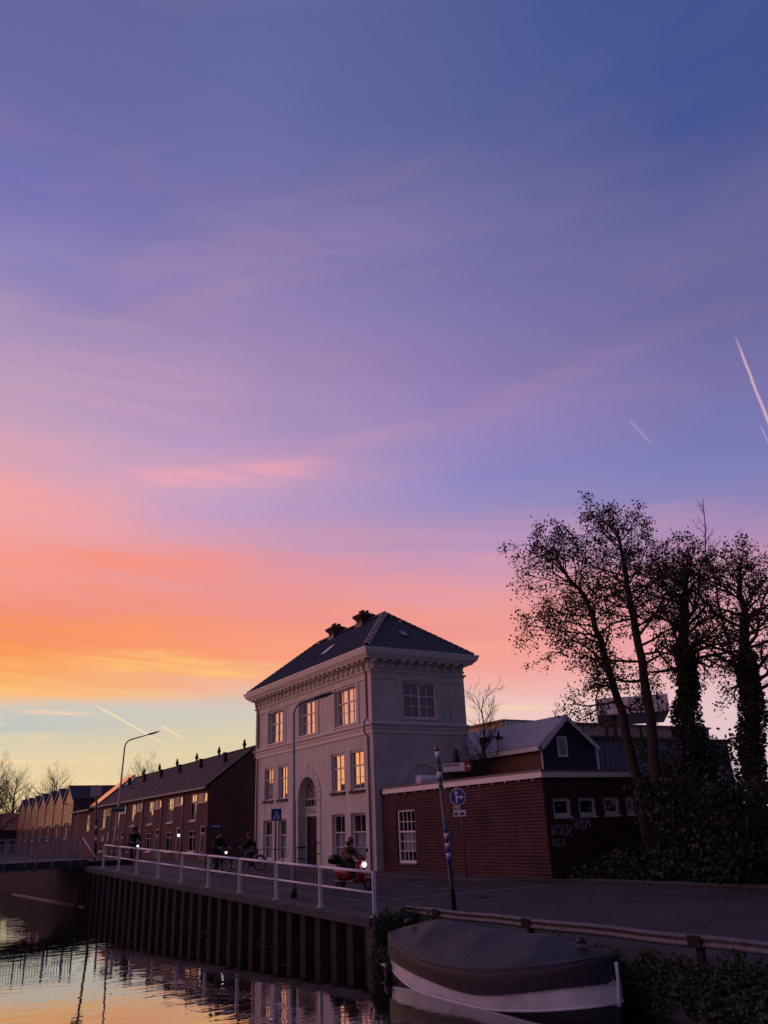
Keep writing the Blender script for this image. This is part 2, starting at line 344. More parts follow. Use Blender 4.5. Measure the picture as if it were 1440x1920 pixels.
def T(name, label, cat, loc=(0,0,0), group=None):
    o = bpy.data.objects.new(name, None); col.objects.link(o); o.location = loc; o.empty_display_size = 0.2
    o['label'] = label; o['category'] = cat
    if group: o['group'] = group
    OFF[o.name] = Vector(loc); return o
def tag(o, label, cat, group=None):
    o['label'] = label; o['category'] = cat
    if group: o['group'] = group
    return o
def struct(o): o['kind'] = 'structure'; return o
def stuff(o): o['kind'] = 'stuff'; return o
def copy_tree(o, parent=None):
    c = o.copy(); col.objects.link(c)
    if parent: c.parent = parent
    for ch in list(o.children): copy_tree(ch, c)
    return c
def inst(mesh_obj_data, name, parent, loc, rotz=0.0):
    o = bpy.data.objects.new(name, mesh_obj_data); col.objects.link(o); o.parent = parent
    o.location = Vector(loc)-OFF[parent.name]; o.rotation_euler = (0, 0, rotz); return o

# ------------------------------------------------------------------ ground shape
WATER = -1.12
def xw(y): return 11.40-0.055*(y-20.0)            # quay edge
def sm(t): t = max(0.0, min(1.0, t)); return t*t*(3-2*t)
def gw(y):
    if y < 20: return -0.20
    if y < 46: return -0.20+0.0336*(y-20)
    if y < 54: return 0.70+0.2*sm((y-46)/4)
    return 0.90-0.6*sm((y-54)/30.0)
def gh(y):
    if y < 36: return 0.0
    return 0.30*sm((y-36)/18.0)
def g(x, y):
    t = sm((x-11.5)/8.5); return gw(y)*(1-t)+gh(y)*t
def ground_hit(px, py):
    d = ray(px, py); k = 5.0
    while k < 300:
        p = CAM+d*k
        if p[2] <= g(p[0], p[1]): break
        k += 0.05
    return Vector((p[0], p[1], g(p[0], p[1])))

# ------------------------------------------------------------------ setting: land, water, road
ys = [-400, -150, -60, -20, 0, 4, 6, 8, 10, 11, 12, 13, 14, 15, 16, 17, 18, 19, 19.98, 20.02]+[20+1.5*k for k in range(1, 29)]+[64, 68, 74, 80, 86, 95, 110, 140, 200, 300, 500, 900, 1800, 3500]
rel = [13.2, 14, 15, 16, 17, 18, 19, 20, 21, 22, 24, 27, 32, 40, 60, 100, 250, 700, 3500]
rows = []
rb = random.Random(3)
for y in ys:
    if y < 20:
        j = lambda: rb.uniform(-0.06, 0.06)
        out = 0.35*sm((11.5-y)/3.0)
        row = [(11.45-out, y, -1.9), (11.72-out+j(), y, -1.15), (11.95-out*0.7+j(), y, -0.85+j()), (12.2-out*0.4, y, -0.55+j()), (12.45, y, -0.30), (12.8, y, -0.22)]
    else:
        e = xw(y)+0.3
        row = [(e, y, -1.9), (e, y, -1.2), (e, y, -0.8), (e, y, -0.4), (e+0.02, y, g(e, y)-0.03), (e+0.3, y, g(e, y))]
    e0 = row[-1][0]
    row += [(max(x, e0+0.05), y, g(max(x, e0+0.05), y)) for x in rel]
    rows.append(row)
mb = MB(); mb.loft(rows, closed=False, cap=False)
struct(mb.build('ground', paving, smooth=False))
mb = MB()                                             # far side of the canal, out of frame
mb.loft([[(-3500, y, 0.3), (-60, y, 0.3), (xw(y)-14.2 if y > 25 else -0.9-0.05*(y-25), y, 0.3), (xw(y)-14.2 if y > 25 else -0.9-0.05*(y-25), y, -1.9)] for y in (-400, -50, 0, 24.9, 25.1, 60, 120, 300, 900, 3500)], closed=False, cap=False)
struct(mb.build('far_bank', paving))
mb = MB(); mb.box(-60, 60, 3400, 3450, -3, 6); struct(mb.build('distant_land', soil))
def water_mat():
    m = bpy.data.materials.new('canal_water'); m.use_nodes = True; t = m.node_tree; nn = t.nodes; lk = t.links
    b = nn['Principled BSDF']; b.inputs['Base Color'].default_value = (0.006, 0.007, 0.007, 1); b.inputs['Roughness'].default_value = 0.015
    b.inputs['IOR'].default_value = 1.40; b.inputs['Specular IOR Level'].default_value = 0.6
    g_ = nn.new('ShaderNodeNewGeometry'); mp = nn.new('ShaderNodeMapping'); lk.new(g_.outputs['Position'], mp.inputs[0])
    mp.inputs['Rotation'].default_value = (0, 0, math.radians(25)); mp.inputs['Scale'].default_value = (0.8, 1.8, 1)
    a = nn.new('ShaderNodeTexNoise'); a.inputs['Scale'].default_value = 1.5; a.inputs['Detail'].default_value = 2.5; a.inputs['Distortion'].default_value = 0.6; lk.new(mp.outputs[0], a.inputs['Vector'])
    a2 = nn.new('ShaderNodeTexNoise'); a2.inputs['Scale'].default_value = 0.35; a2.inputs['Detail'].default_value = 2; lk.new(g_.outputs['Position'], a2.inputs['Vector'])
    mr = nn.new('ShaderNodeMapRange'); mr.inputs[1].default_value = 0.35; mr.inputs[2].default_value = 0.7; mr.inputs[3].default_value = 0.25; mr.inputs[4].default_value = 1.0; lk.new(a2.outputs[0], mr.inputs[0])
    ml = nn.new('ShaderNodeMath'); ml.operation = 'MULTIPLY'; lk.new(a.outputs[0], ml.inputs[0]); lk.new(mr.outputs[0], ml.inputs[1])
    bp = nn.new('ShaderNodeBump'); bp.inputs['Strength'].default_value = 0.40; bp.inputs['Distance'].default_value = 0.016
    lk.new(ml.outputs[0], bp.inputs['Height']); lk.new(bp.outputs[0], b.inputs['Normal'])
    gl = nn.new('ShaderNodeBsdfGlossy'); gl.inputs['Roughness'].default_value = 0.02; lk.new(bp.outputs[0], gl.inputs['Normal'])
    mx = nn.new('ShaderNodeMixShader'); mx.inputs[0].default_value = 0.55; lk.new(b.outputs[0], mx.inputs[1]); lk.new(gl.outputs[0], mx.inputs[2]); lk.new(mx.outputs[0], nn['Material Output'].inputs[0])
    return m
mb = MB(); mb.quad((-45, -60, WATER), (13.5, -60, WATER), (13.5, 700, WATER), (-45, 700, WATER)); struct(mb.build('canal_water', water_mat()))
def sheet(name, x0f, x1f, y0, y1, dz, m, n=40, nx=6):
    mb = MB(); rows = []
    for i in range(n+1):
        y = y0+(y1-y0)*i/n; a = x0f(y); b = x1f(y)
        rows.append([(a+(b-a)*j/nx, y, g(a+(b-a)*j/nx, y)+dz) for j in range(nx+1)])
    mb.loft(rows, closed=False, cap=False); return struct(mb.build(name, m))
kerbx = lambda y: 21.5 if y < 22 else (21.5-2.0*sm((y-22)/4.0))
sheet('road', lambda y: 13.35, lambda y: kerbx(y)-0.16, -40, 58, 0.012, asphalt, 70, 10)
mb = MB(); rows = []
for i in range(60):
    y = 24.0+i*(60-24)/59.0; k = kerbx(y)
    rows.append([(k, y, g(k, y)-0.02), (k+0.01, y, g(k, y)+0.075), (k+0.7, y, g(k+0.7, y)+0.08), (20.97, y, g(20.97, y)+0.085)])
mb.loft(rows, closed=False, cap=False); struct(mb.build('pavement', paving))
kerb = None
mb = MB(); kroot = T('kerb', 'long grey kerb of concrete blocks between road and pavement', 'kerb', (19.4, 26, 0))
y = -2.0
while y < 46:
    y1 = y+0.985; k0 = kerbx(y)-0.15; k1 = kerbx(y1)-0.15
    m2 = MB(); z0 = g(k0, y); z1 = g(k1, y1); h = random.uniform(0.075, 0.09)
    m2.loft([[(k0, y, z0-0.05), (k0+0.148, y, z0-0.05), (k0+0.148, y, z0+h), (k0+0.025, y, z0+h), (k0, y, z0+h-0.02)],
             [(k1, y1, z1-0.05), (k1+0.148, y1, z1-0.05), (k1+0.148, y1, z1+h), (k1+0.025, y1, z1+h), (k1, y1, z1+h-0.02)]])
    m2.build('kerb_stone', concrete, kroot); y += 1.0
# painted lines on the road
def stripe(p, q, w, name='road_marking', label=None):
    a = ground_hit(*p); b = ground_hit(*q); d = Vector((b.x-a.x, b.y-a.y, 0)); n = max(2, int(d.length/0.5)); t = d.normalized(); s = Vector((-t.y, t.x, 0))*w/2
    mb = MB(); rows = []
    for i in range(n+1):
        c = a+(b-a)*i/n
        rows.append([(c.x+s.x, c.y+s.y, g(c.x+s.x, c.y+s.y)+0.02), (c.x-s.x, c.y-s.y, g(c.x-s.x, c.y-s.y)+0.02)])
    mb.loft(rows, closed=False, cap=False); return tag(mb.build(name, paint_line), label, 'road marking')
stripe((735, 1687), (1035, 1661), 0.12, label='long white painted line running across the dark road to the kerb')
stripe((706, 1682), (724, 1683), 0.12, label='short white road dash beside the last post of the quay railing')
stripe((771, 1661), (798, 1664), 0.10, label='thin white road dash in front of the brick annex window')
stripe((830, 1667), (862, 1670), 0.10, label='thin white road dash behind the striped signpost')
stripe((640, 1688), (672, 1690), 0.10, label='faint white road dash below the red scooter')
stripe((424, 1625), (448, 1624), 0.45, label='broad pale crossing bar on the road between the two cyclists')

# ------------------------------------------------------------------ quay wall of sheet piles with coping
qw = T('quay_wall', 'rusty sheet pile quay wall with concrete coping above dark canal', 'quay wall', (11.4, 20, WATER))
y = 20.0
while y < 46.2:
    w = 0.85; x = xw(y); zt = gw(y+0.4)-0.16
    prof = [(0.02, 0), (0.02, 0.30), (0.26, 0.42), (0.26, 0.72), (0.02, 0.84)]
    m2 = MB(); off = random.uniform(-0.01, 0.01)
    ring = [(x+off+px_-0.055*py_, y+py_) for px_, py_ in prof]+[(x+0.32, y+0.84), (x+0.32, y)]
    m2.loft([[(a, b, -2.0) for a, b in ring], [(a, b, zt) for a, b in ring]])
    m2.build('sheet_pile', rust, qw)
    y += w
mb = MB(); rows = []
for i in range(36):
    y = 19.9+i*(46.3-19.9)/35; x = xw(y); z = gw(y)
    rows.append([(x-0.07, y, z-0.20), (x-0.07, y, z-0.01), (x-0.05, y, z+0.012), (x+0.50, y, z+0.014), (x+0.50, y, z-0.20)])
mb.loft(rows); mb.build('coping', concrete, qw)
mb = MB(); mb.loft([[(11.36, 20.0, -0.22), (12.5, 19.7, -0.22), (12.5, 19.2, -1.6), (11.5, 19.2, -1.6)], [(11.36, 20.12, -0.22), (12.5, 19.95, -0.22), (12.5, 19.95, -1.6), (11.4, 20.1, -1.6)]]); mb.build('wing_wall', concrete, qw)
cw = T('canal_wall', 'dark brick canal wall continuing under the footbridge', 'canal wall', (9.9, 46.4, WATER))
mb = MB(); rows = []
for y in (46.3, 52, 60, 75, 100, 150, 300):
    x = xw(y); z = gw(y)
    rows.append([(x, y, -2.0), (x-0.02, y, z-0.1), (x+0.6, y, z-0.1), (x+0.6, y, -2.0)])
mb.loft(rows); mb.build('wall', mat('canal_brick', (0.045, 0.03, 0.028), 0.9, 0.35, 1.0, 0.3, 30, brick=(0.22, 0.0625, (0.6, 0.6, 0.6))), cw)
fb = MB(); fb.tube([(xw(45.5)-0.12, 45.5, WATER+0.02), (xw(50)-0.12, 50, WATER+0.025), (xw(62)-0.12, 62, WATER+0.02)], 0.05, 6)
tag(fb.build('fender_beam', mat('pale_timber', (0.30, 0.25, 0.2), 0.8, 0.2, 3)), 'long pale timber beam floating at the waterline along the canal wall', 'beam')

# ------------------------------------------------------------------ quay railing
posts = [(193,1628),(222,1632),(256,1639),(296,1646),(340,1654),(390,1664),(449,1674),(518,1687),(601,1702),(703,1720)]
def rail_pt(px, py):
    d = ray(px, py); n = np.array([1, .05, 0]); c = 12.6
    return Vector(CAM+d*((c-n@CAM)/(n@d)))
qr = T('quay_railing', 'pale two-rail steel railing with flat posts along the quay edge', 'railing', (11.6, 20.07, -0.19))
tops, mids = [], []
for px_, py_ in posts:
    b = rail_pt(px_, py_); zg = gw(b.y)+0.012
    m2 = MB(); m2.bbox(b.x-0.05, b.x+0.05, b.y-0.022, b.y+0.022, zg, zg+1.04, 0.006); m2.build('post', railpaint, qr)
    m2 = MB(); m2.bbox(b.x-0.10, b.x+0.10, b.y-0.08, b.y+0.08, zg, zg+0.015, 0.003)
    for sx_ in (-1, 1):
        m2.lathe([(0.015, 0), (0.015, 0.03)], (b.x+sx_*0.075, b.y, zg+0.012), n=6)
    m2.build('base_plate', railpaint, qr)
    tops.append(Vector((b.x, b.y, zg+1.05))); mids.append(Vector((b.x, b.y, zg+0.56)))
for k in range(len(tops)-1):
    m2 = MB(); m2.tube([tops[k]+(tops[k+1]-tops[k])*0.004, tops[k+1]-(tops[k+1]-tops[k])*0.004], 0.036, 10); m2.build('top_rail', railpaint, qr, True)
    m2 = MB(); m2.tube([mids[k]+(mids[k+1]-mids[k])*0.012, mids[k+1]-(mids[k+1]-mids[k])*0.012], 0.028, 10); m2.build('lower_rail', railpaint, qr, True)

# ------------------------------------------------------------------ wall with openings, windows
def P_(axis, c, s): return (lambda u, v, w: (c+w*s, u, v)) if axis == 'x' else (lambda u, v, w: (u, c+w*s, v))
def cells(u0, u1, v0, v1, holes):
    us = sorted({u0, u1, *[h[0] for h in holes], *[h[1] for h in holes]}); vs_ = sorted({v0, v1, *[h[2] for h in holes], *[h[3] for h in holes]})
    us = [u for u in us if u0 <= u <= u1]; vs_ = [v for v in vs_ if v0 <= v <= v1]
    for a, b in zip(us[:-1], us[1:]):
        for c, d in zip(vs_[:-1], vs_[1:]):
            mu, mv = (a+b)/2, (c+d)/2
            if not any(h[0] < mu < h[1] and h[2] < mv < h[3] for h in holes): yield a, b, c, d
def wall_panel(mb, axis, c, u0, u1, v0, v1, holes, depth, s=1):
    P = P_(axis, c, s)
    for a, b, d, e in cells(u0, u1, v0, v1, holes): mb.quad(P(a, d, 0), P(b, d, 0), P(b, e, 0), P(a, e, 0))
    for h in holes:
        a, b, d, e = h[:4]
        mb.quad(P(a, d, 0), P(a, e, 0), P(a, e, depth), P(a, d, depth)); mb.quad(P(b, d, 0), P(b, e, 0), P(b, e, depth), P(b, d, depth))
        mb.quad(P(a, e, 0), P(b, e, 0), P(b, e, depth), P(a, e, depth)); mb.quad(P(a, d, 0), P(b, d, 0), P(b, d, depth), P(a, d, depth))
def pbox(mb, P, u0, u1, v0, v1, w0, w1):
    a = P(u0, v0, w0); b = P(u1, v1, w1); mb.box(a[0], b[0], a[1], b[1], a[2], b[2])
def window(parent, axis, c, u0, u1, v0, v1, inset, cols, rws, s=1, frame=0.07, bar=0.028, glass=None, fm=None, mull=(), meet=(), back=0.0, tiltamp=0.006, name='window', curtain=None, wb=None):
    """frame with glazing bars as one part, every pane its own sub-part; cols and rws are fractions"""
    P = P_(axis, c, s); glass = glass or pane_m; fm = fm or joinery
    mb = MB(); d0, d1 = inset, inset+0.07
    pbox(mb, P, u0, u0+frame, v0, v1, d0, d1); pbox(mb, P, u1-frame, u1, v0, v1, d0, d1)
    pbox(mb, P, u0+frame, u1-frame, v1-frame, v1, d0, d1); pbox(mb, P, u0+frame, u1-frame, v0, v0+frame*1.2, d0, d1)
    iu0, iu1, iv0, iv1 = u0+frame, u1-frame, v0+frame*1.2, v1-frame
    ce = [0]+list(cols)+[1]; re = [0]+list(rws)+[1]
    U = [iu0+(iu1-iu0)*q for q in ce]; V = [iv0+(iv1-iv0)*q for q in re]
    for i, u in enumerate(U[1:-1]):
        h = 0.06 if i in mull else bar/2
        pbox(mb, P, u-h, u+h, iv0, iv1, d0+(0.0 if i in mull else 0.015), d1-0.01)
    for i, v in enumerate(V[1:-1]):
        h = 0.032 if i in meet else bar/2
        pbox(mb, P, iu0, iu1, v-h, v+h, d0+(0.005 if i in meet else 0.017), d1-0.012)
    wobj = mb.build(name, fm, parent)
    for i in range(len(U)-1):
        for j in range(len(V)-1):
            t1, t2 = random.gauss(0, tiltamp), random.gauss(0, tiltamp); a, b, d, e = U[i], U[i+1], V[j], V[j+1]; w = d0+0.045
            gm = glass(i, j) if callable(glass) else glass
            hu, hv = (b-a)/2, (e-d)/2
            m2 = MB(); m2.quad(P(a, d, w-t1*hu-t2*hv), P(b, d, w+t1*hu-t2*hv), P(b, e, w+t1*hu+t2*hv), P(a, e, w-t1*hu+t2*hv))
            m2.build('pane', gm, wobj)
    return wobj

# ------------------------------------------------------------------ the white house
HX0, HX1, HY0, HY1 = 20.98, 26.77, 35.98, 50.95
hs = T('white_house', 'pale stuccoed three-storey canal house with bracketed cornice and hipped tile roof', 'house', (HX0, HY0, 0))
W2 = [(37.55, 39.95, 7.08, 8.98), (42.15, 44.45, 7.08, 8.98), (46.60, 49.00, 7.08, 8.98)]
W1 = [(36.95, 38.38, 3.78, 5.72), (39.02, 40.46, 3.78, 5.72), (46.12, 47.41, 3.78, 5.70), (48.21, 49.50, 3.78, 5.70)]
W0 = [(36.92, 38.45, 0.42, 2.70), (39.06, 40.50, 0.42, 2.70), (46.20, 47.42, 0.45, 2.66), (48.26, 49.60, 0.45, 2.66)]
AC, AR, ASP = 43.38, 1.17, 3.63
DOOR = (AC-AR, AC+AR, 0.0, ASP+AR+0.02)
mb = MB()
wall_panel(mb, 'x', HX0, HY0, HY1, -0.3, 10.3, W2+W1+W0+[], 0.22) if False else None
P = P_('x', HX0, 1)
holes = W2+W1+W0
for a, b, d, e in cells(HY0, HY1, -0.3, 10.3, holes+[DOOR]): mb.quad(P(a, d, 0), P(b, d, 0), P(b, e, 0), P(a, e, 0))
for h in holes:
    a, b, d, e = h; dp = 0.26
    mb.quad(P(a, d, 0), P(a, e, 0), P(a, e, dp), P(a, d, dp)); mb.quad(P(b, d, 0), P(b, e, 0), P(b, e, dp), P(b, d, dp))
    mb.quad(P(a, e, 0), P(b, e, 0), P(b, e, dp), P(a, e, dp)); mb.quad(P(a, d, 0), P(b, d, 0), P(b, d, dp), P(a, d, dp))
# door arch
arc = [(AC+AR*math.cos(t), ASP+AR*math.sin(t)) for t in [PI*k/20 for k in range(21)]]
for (u0, v0), (u1, v1) in zip(arc[:-1], arc[1:]):
    mb.quad(P(u0, v0, 0), P(u1, v1, 0), P(u1, DOOR[3], 0), P(u0, DOOR[3], 0)); mb.quad(P(u0, v0, 0), P(u1, v1, 0), P(u1, v1, 0.5), P(u0, v0, 0.5))
for u in (AC-AR, AC+AR): mb.quad(P(u, 0, 0), P(u, ASP, 0), P(u, ASP, 0.5), P(u, 0, 0.5))
mb.build('front_wall', stucco, hs)
SW = (22.87, 24.92, 7.16, 8.94)
mb = MB(); wall_panel(mb, 'y', HY0, HX0, HX1, -0.3, 10.3, [SW], 0.14); mb.build('side_wall', stucco, hs)
mb = MB(); mb.quad((HX0, HY1, -0.3), (HX1, HY1, -0.3), (HX1, HY1, 10.3), (HX0, HY1, 10.3)); mb.quad((HX1, HY0, -0.3), (HX1, HY1, -0.3), (HX1, HY1, 10.3), (HX1, HY0, 10.3)); mb.build('rear_wall', stucco, hs)
def rloft(prof, name, m, parent, x0=HX0, x1=HX1, y0=HY0, y1=HY1):
    mb = MB(); mb.loft([[(x0-o, y0-o, z), (x1+o, y0-o, z), (x1+o, y1+o, z), (x0-o, y1+o, z)] for o, z in prof], True, False); return mb.build(name, m, parent)
rloft([(-0.02, 10.06), (0.42, 10.08), (0.44, 10.16), (0.52, 10.18), (0.54, 10.24), (0.60, 10.26), (0.66, 10.42), (0.68, 10.48), (0.70, 10.50), (0.70, 10.56), (0.55, 10.57), (0.50, 10.52)], 'cornice', white, hs)
rloft([(0.002, 9.36), (0.05, 9.38), (0.06, 9.44), (0.13, 9.46), (0.15, 9.53), (0.05, 9.56), (0.002, 9.58)], 'frieze_moulding', trim, hs)
rloft([(0.002, 6.36), (0.05, 6.38), (0.055, 6.58), (0.09, 6.60), (0.10, 6.66), (0.05, 6.69), (0.06, 6.74), (0.15, 6.78), (0.17, 6.86), (0.06, 6.92), (0.002, 6.96)], 'string_course', trim, hs)
# raised strips of the top storey
mb = MB()
PF = P_('x', HX0, -1); PS = P_('y', HY0, -1)
for a, b in ((HY0-0.05, HY0+0.38), (HY1-0.38, HY1), (37.27, 37.55), (39.95, 40.23), (41.87, 42.15), (44.45, 44.73), (46.32, 46.60), (49.0, 49.28)): pbox(mb, PF, a, b, 6.955, 9.10, 0.0, 0.05)
pbox(mb, PF, HY0-0.05, HY1, 9.10, 9.365, 0.0, 0.052)
for a, b in ((HX0+0.001, HX0+0.10), (HX1-0.22, HX1), (22.58, 22.87), (24.92, 25.21)): pbox(mb, PS, a, b, 6.955, 9.08, 0.0, 0.05)
pbox(mb, PS, HX0+0.001, HX1, 9.08, 9.365, 0.0, 0.048)
mb.build('panel_strips', stucco, hs)
# scroll brackets under the cornice
bp_ = [(0.0, 9.60), (0.10, 9.60), (0.16, 9.66), (0.14, 9.74), (0.10, 9.80), (0.12, 9.88), (0.22, 9.93), (0.34, 9.94), (0.40, 9.99), (0.40, 10.055), (0.0, 10.055)]
bm_ = MB(); bm_.loft([[(-q, -0.065, z) for q, z in bp_], [(-q-0.0, 0.065, z) for q, z in bp_]])
bm_.lathe([(0.0, -0.08), (0.055, -0.08), (0.065, -0.07), (0.065, 0.07), (0.055, 0.08), (0.0, 0.08)], (-0.36, 0, 9.985), axis='y', n=8)
bm_.lathe([(0.0, -0.08), (0.055, -0.08), (0.055, 0.08), (0.0, 0.08)], (-0.12, 0, 9.67), axis='y', n=8)
bmesh_ = bm_.mesh('bracket'); bmesh_.materials.append(trim)
for k in range(27): inst(bmesh_, 'bracket', hs, (HX0+0.002, HY0+0.12+k*(HY1-HY0-0.24)/26, 0), 0)
for k in range(11): inst(bmesh_, 'bracket', hs, (HX0+0.10+k*(HX1-HX0-0.2)/10, HY0+0.002, 0), PI/2)
# windows
for (a, b, d, e) in W2:
    w = window(hs, 'x', HX0, a, b, d, e, 0.16, (0.25, 0.5, 0.75), (0.333, 0.63), mull=(1,), meet=(1,), fm=trim)
    m2 = MB(); m2.box(HX0-0.07, HX0+0.24, a-0.03, b+0.03, d-0.07, d-0.002); m2.build('sill', trim, w)
for i, (a, b, d, e) in enumerate(W1):
    w = window(hs, 'x', HX0, a, b, d, e, 0.13, (0.5,), (0.30, 0.62), meet=(1,), bar=0.022)
    m2 = MB(); m2.bbox(HX0-0.10, HX0+0.2, a-0.07, b+0.07, d-0.13, d-0.002, 0.01); m2.build('sill', darkstone, w)
    m2 = MB(); m2.box(HX0+0.06, HX0+0.129, a+0.004, b-0.004, e-0.10, e-0.004); m2.build('head_board', joinery, w)
for (a, b, d, e) in W0:
    w = window(hs, 'x', HX0, a, b, d, e, 0.16, (0.5,), (0.28, 0.62), meet=(1,), frame=0.10, glass=lambda i, j: pane_dark)
    m2 = MB(); rowsC = [[(HX0+0.30+0.02*math.sin(k*1.7), a+0.1+(b-a-0.2)*k/24, z) for k in range(25)] for z in (d+0.1, d+(e-d)*0.60)]
    m2.loft(rowsC, False, False); m2.build('curtain', curtain_m, w)
w = window(hs, 'y', HY0, *SW, 0.10, (0.25, 0.5, 0.75), (0.333, 0.655), mull=(1,), meet=(1,), glass=pane_dark, fm=white, bar=0.034)
m2 = MB(); m2.quad((SW[0]-0.3, HY0+0.5, SW[2]-0.3), (SW[1]+0.3, HY0+0.5, SW[2]-0.3), (SW[1]+0.3, HY0+0.5, SW[3]+0.3), (SW[0]-0.3, HY0+0.5, SW[3]+0.3)); m2.build('room_dark_sheet', black_m, w)  # black sheet added behind the panes, standing in for the room's darkness
m2 = MB(); m2.box(SW[0]-0.03, SW[1]+0.03, HY0-0.06, HY0+0.1, SW[2]-0.07, SW[2]-0.002); m2.build('sill', trim, w)
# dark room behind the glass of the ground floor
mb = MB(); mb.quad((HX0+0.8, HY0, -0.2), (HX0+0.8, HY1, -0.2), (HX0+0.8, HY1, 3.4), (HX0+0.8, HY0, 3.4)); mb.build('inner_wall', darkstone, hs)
# door arch: voussoirs, door, transom, fanlight
for k in range(15):
    t0, t1 = PI*k/15+0.012, PI*(k+1)/15-0.012; m2 = MB(); ro = 1.69+(0.10 if k == 7 else 0)
    ring = [(AC+r*math.cos(t), ASP+r*math.sin(t)) for r, t in ((AR, t0), (ro, t0), (ro, (t0+t1)/2), (ro, t1), (AR, t1), (AR, (t0+t1)/2))]
    m2.loft([[(HX0-0.05, u, v) for u, v in ring], [(HX0+0.02, u, v) for u, v in ring]]); m2.build('voussoir', stucco, hs)
for sgn in (-1, 1):
    u0 = AC+sgn*AR; u1 = AC+sgn*1.60; m2 = MB(); m2.box(HX0-0.034, HX0+0.02, min(u0, u1), max(u0, u1), 0.2, ASP-0.07); m2.build('door_pilaster', stucco, hs)
    m2 = MB(); m2.box(HX0-0.07, HX0+0.02, min(u0, u1)-0.02, max(u0, u1)+0.02, ASP-0.065, ASP-0.004); m2.build('impost', trim, hs)
XD = HX0+0.46
m2 = MB(); m2.box(XD-0.03, XD+0.08, AC-AR+0.002, AC+AR-0.002, 2.72, 3.22); m2.box(XD-0.09, XD-0.03, AC-AR+0.002, AC+AR-0.002, 3.16, 3.24); m2.box(XD-0.02, XD+0.06, AC-AR+0.002, AC-AR+0.13, 0.2, 2.72); m2.box(XD-0.02, XD+0.06, AC+AR-0.13, AC+AR-0.002, 0.2, 2.72)
m2.build('door_frame', joinery, hs)
for sgn in (-1, 1):
    a, b = (AC-AR+0.132, AC-0.005) if sgn < 0 else (AC+0.005, AC+AR-0.132)
    m2 = MB(); m2.box(XD, XD+0.05, a, b, 0.22, 2.718); dleaf = m2.build('door', door_m, hs)
    for (z0, z1) in ((0.40, 1.05), (1.18, 1.95), (2.08, 2.58)):
        m2 = MB(); m2.bbox(XD-0.018, XD+0.0, a+0.16, b-0.16, z0, z1, 0.012); m2.build('door_panel', door_m, dleaf)
    m2 = MB(); m2.lathe([(0.0, 0), (0.03, 0.0), (0.03, 0.05), (0.015, 0.06), (0.0, 0.06)], (XD-0.0, AC+sgn*0.10, 1.2), d=(-1, 0, 0), n=10); m2.build('door_knob', galv, dleaf)
m2 = MB(); m2.box(HX0-0.25, XD+0.1, AC-AR-0.2, AC+AR+0.2, 0.0, 0.21); m2.build('doorstep', darkstone, hs)
# fanlight bars and panes in the arch
m2 = MB(); m2.box(XD-0.02, XD+0.04, AC-0.03, AC+0.03, 3.24, ASP+AR)
m2.box(XD-0.018, XD+0.038, AC-AR, AC+AR, ASP-0.025, ASP+0.025)
for q in (-0.75, -0.42, 0.42, 0.75): m2.box(XD-0.01, XD+0.03, AC+q*AR-0.012, AC+q*AR+0.012, 3.24, ASP-0.025)
for r in (0.45, 0.82):
    for k in range(12):
        t0, t1 = PI*k/12, PI*(k+1)/12
        m2.tube([(XD, AC+r*math.cos(t0), ASP+r*math.sin(t0)), (XD, AC+r*math.cos(t1), ASP+r*math.sin(t1))], 0.016, 4)
for k in (2, 4, 8, 10):
    t = PI*k/12; m2.tube([(XD, AC+0.45*math.cos(t), ASP+0.45*math.sin(t)), (XD, AC+AR*math.cos(t), ASP+AR*math.sin(t))], 0.014, 4)
fl = m2.build('fanlight', trim, hs)
m2 = MB(); m2.add([(XD+0.05, AC, ASP)]+[(XD+0.05, u, v) for u, v in arc], [(0, k+1, k+2) for k in range(20)]); m2.build('pane', glass_mat('fan_glass', refl=0.6), fl)
m2 = MB(); m2.quad((XD+0.05, AC-AR, 3.22), (XD+0.05, AC+AR, 3.22), (XD+0.05, AC+AR, ASP), (XD+0.05, AC-AR, ASP)); m2.build('pane', pane_dark, fl)
# lettering on the transom: small dark strokes, too blurred in the photograph to read
m2 = MB(); rl = random.Random(5); u = AC+0.80
while u > AC-0.82:
    w_ = rl.uniform(0.11, 0.16); k = rl.choice((0, 1, 2, 3)); xf = XD-0.0335
    m2.box(xf-0.004, xf, u-0.03, u, 2.86, 3.06)
    if k in (0, 1): m2.box(xf-0.004, xf, u-w_, u-w_+0.03, 2.86, 3.06)
    if k in (0, 2): m2.box(xf-0.004, xf, u-w_, u-0.03, 3.03, 3.06)
    if k in (1, 2, 3): m2.box(xf-0.004, xf, u-w_, u-0.03, 2.945, 2.975)
    if k in (2, 3): m2.box(xf-0.004, xf, u-w_, u-0.03, 2.86, 2.89)
    u -= w_+0.06
m2.build('lettering', darkstone, hs)
# blind arch on the side wall
BC, BR_, BS = 23.85, 1.02, 3.90
ring1 = [(BC+1.5*math.cos(PI*k/24), BS+1.42*math.sin(PI*k/24)) for k in range(25)]; ring0 = [(BC+BR_*math.cos(PI*k/24), BS+0.97*math.sin(PI*k/24)) for k in range(25)]
m2 = MB()
for k in range(24):
    m2.loft([[(ring0[k][0], HY0-w, ring0[k][1]) for w in (0.0, 0.06)]+[(ring1[k][0], HY0-w, ring1[k][1]) for w in (0.035, 0.0)], [(ring0[k+1][0], HY0-w, ring0[k+1][1]) for w in (0.0, 0.06)]+[(ring1[k+1][0], HY0-w, ring1[k+1][1]) for w in (0.035, 0.0)]])
m2.build('blind_arch', stucco, hs)
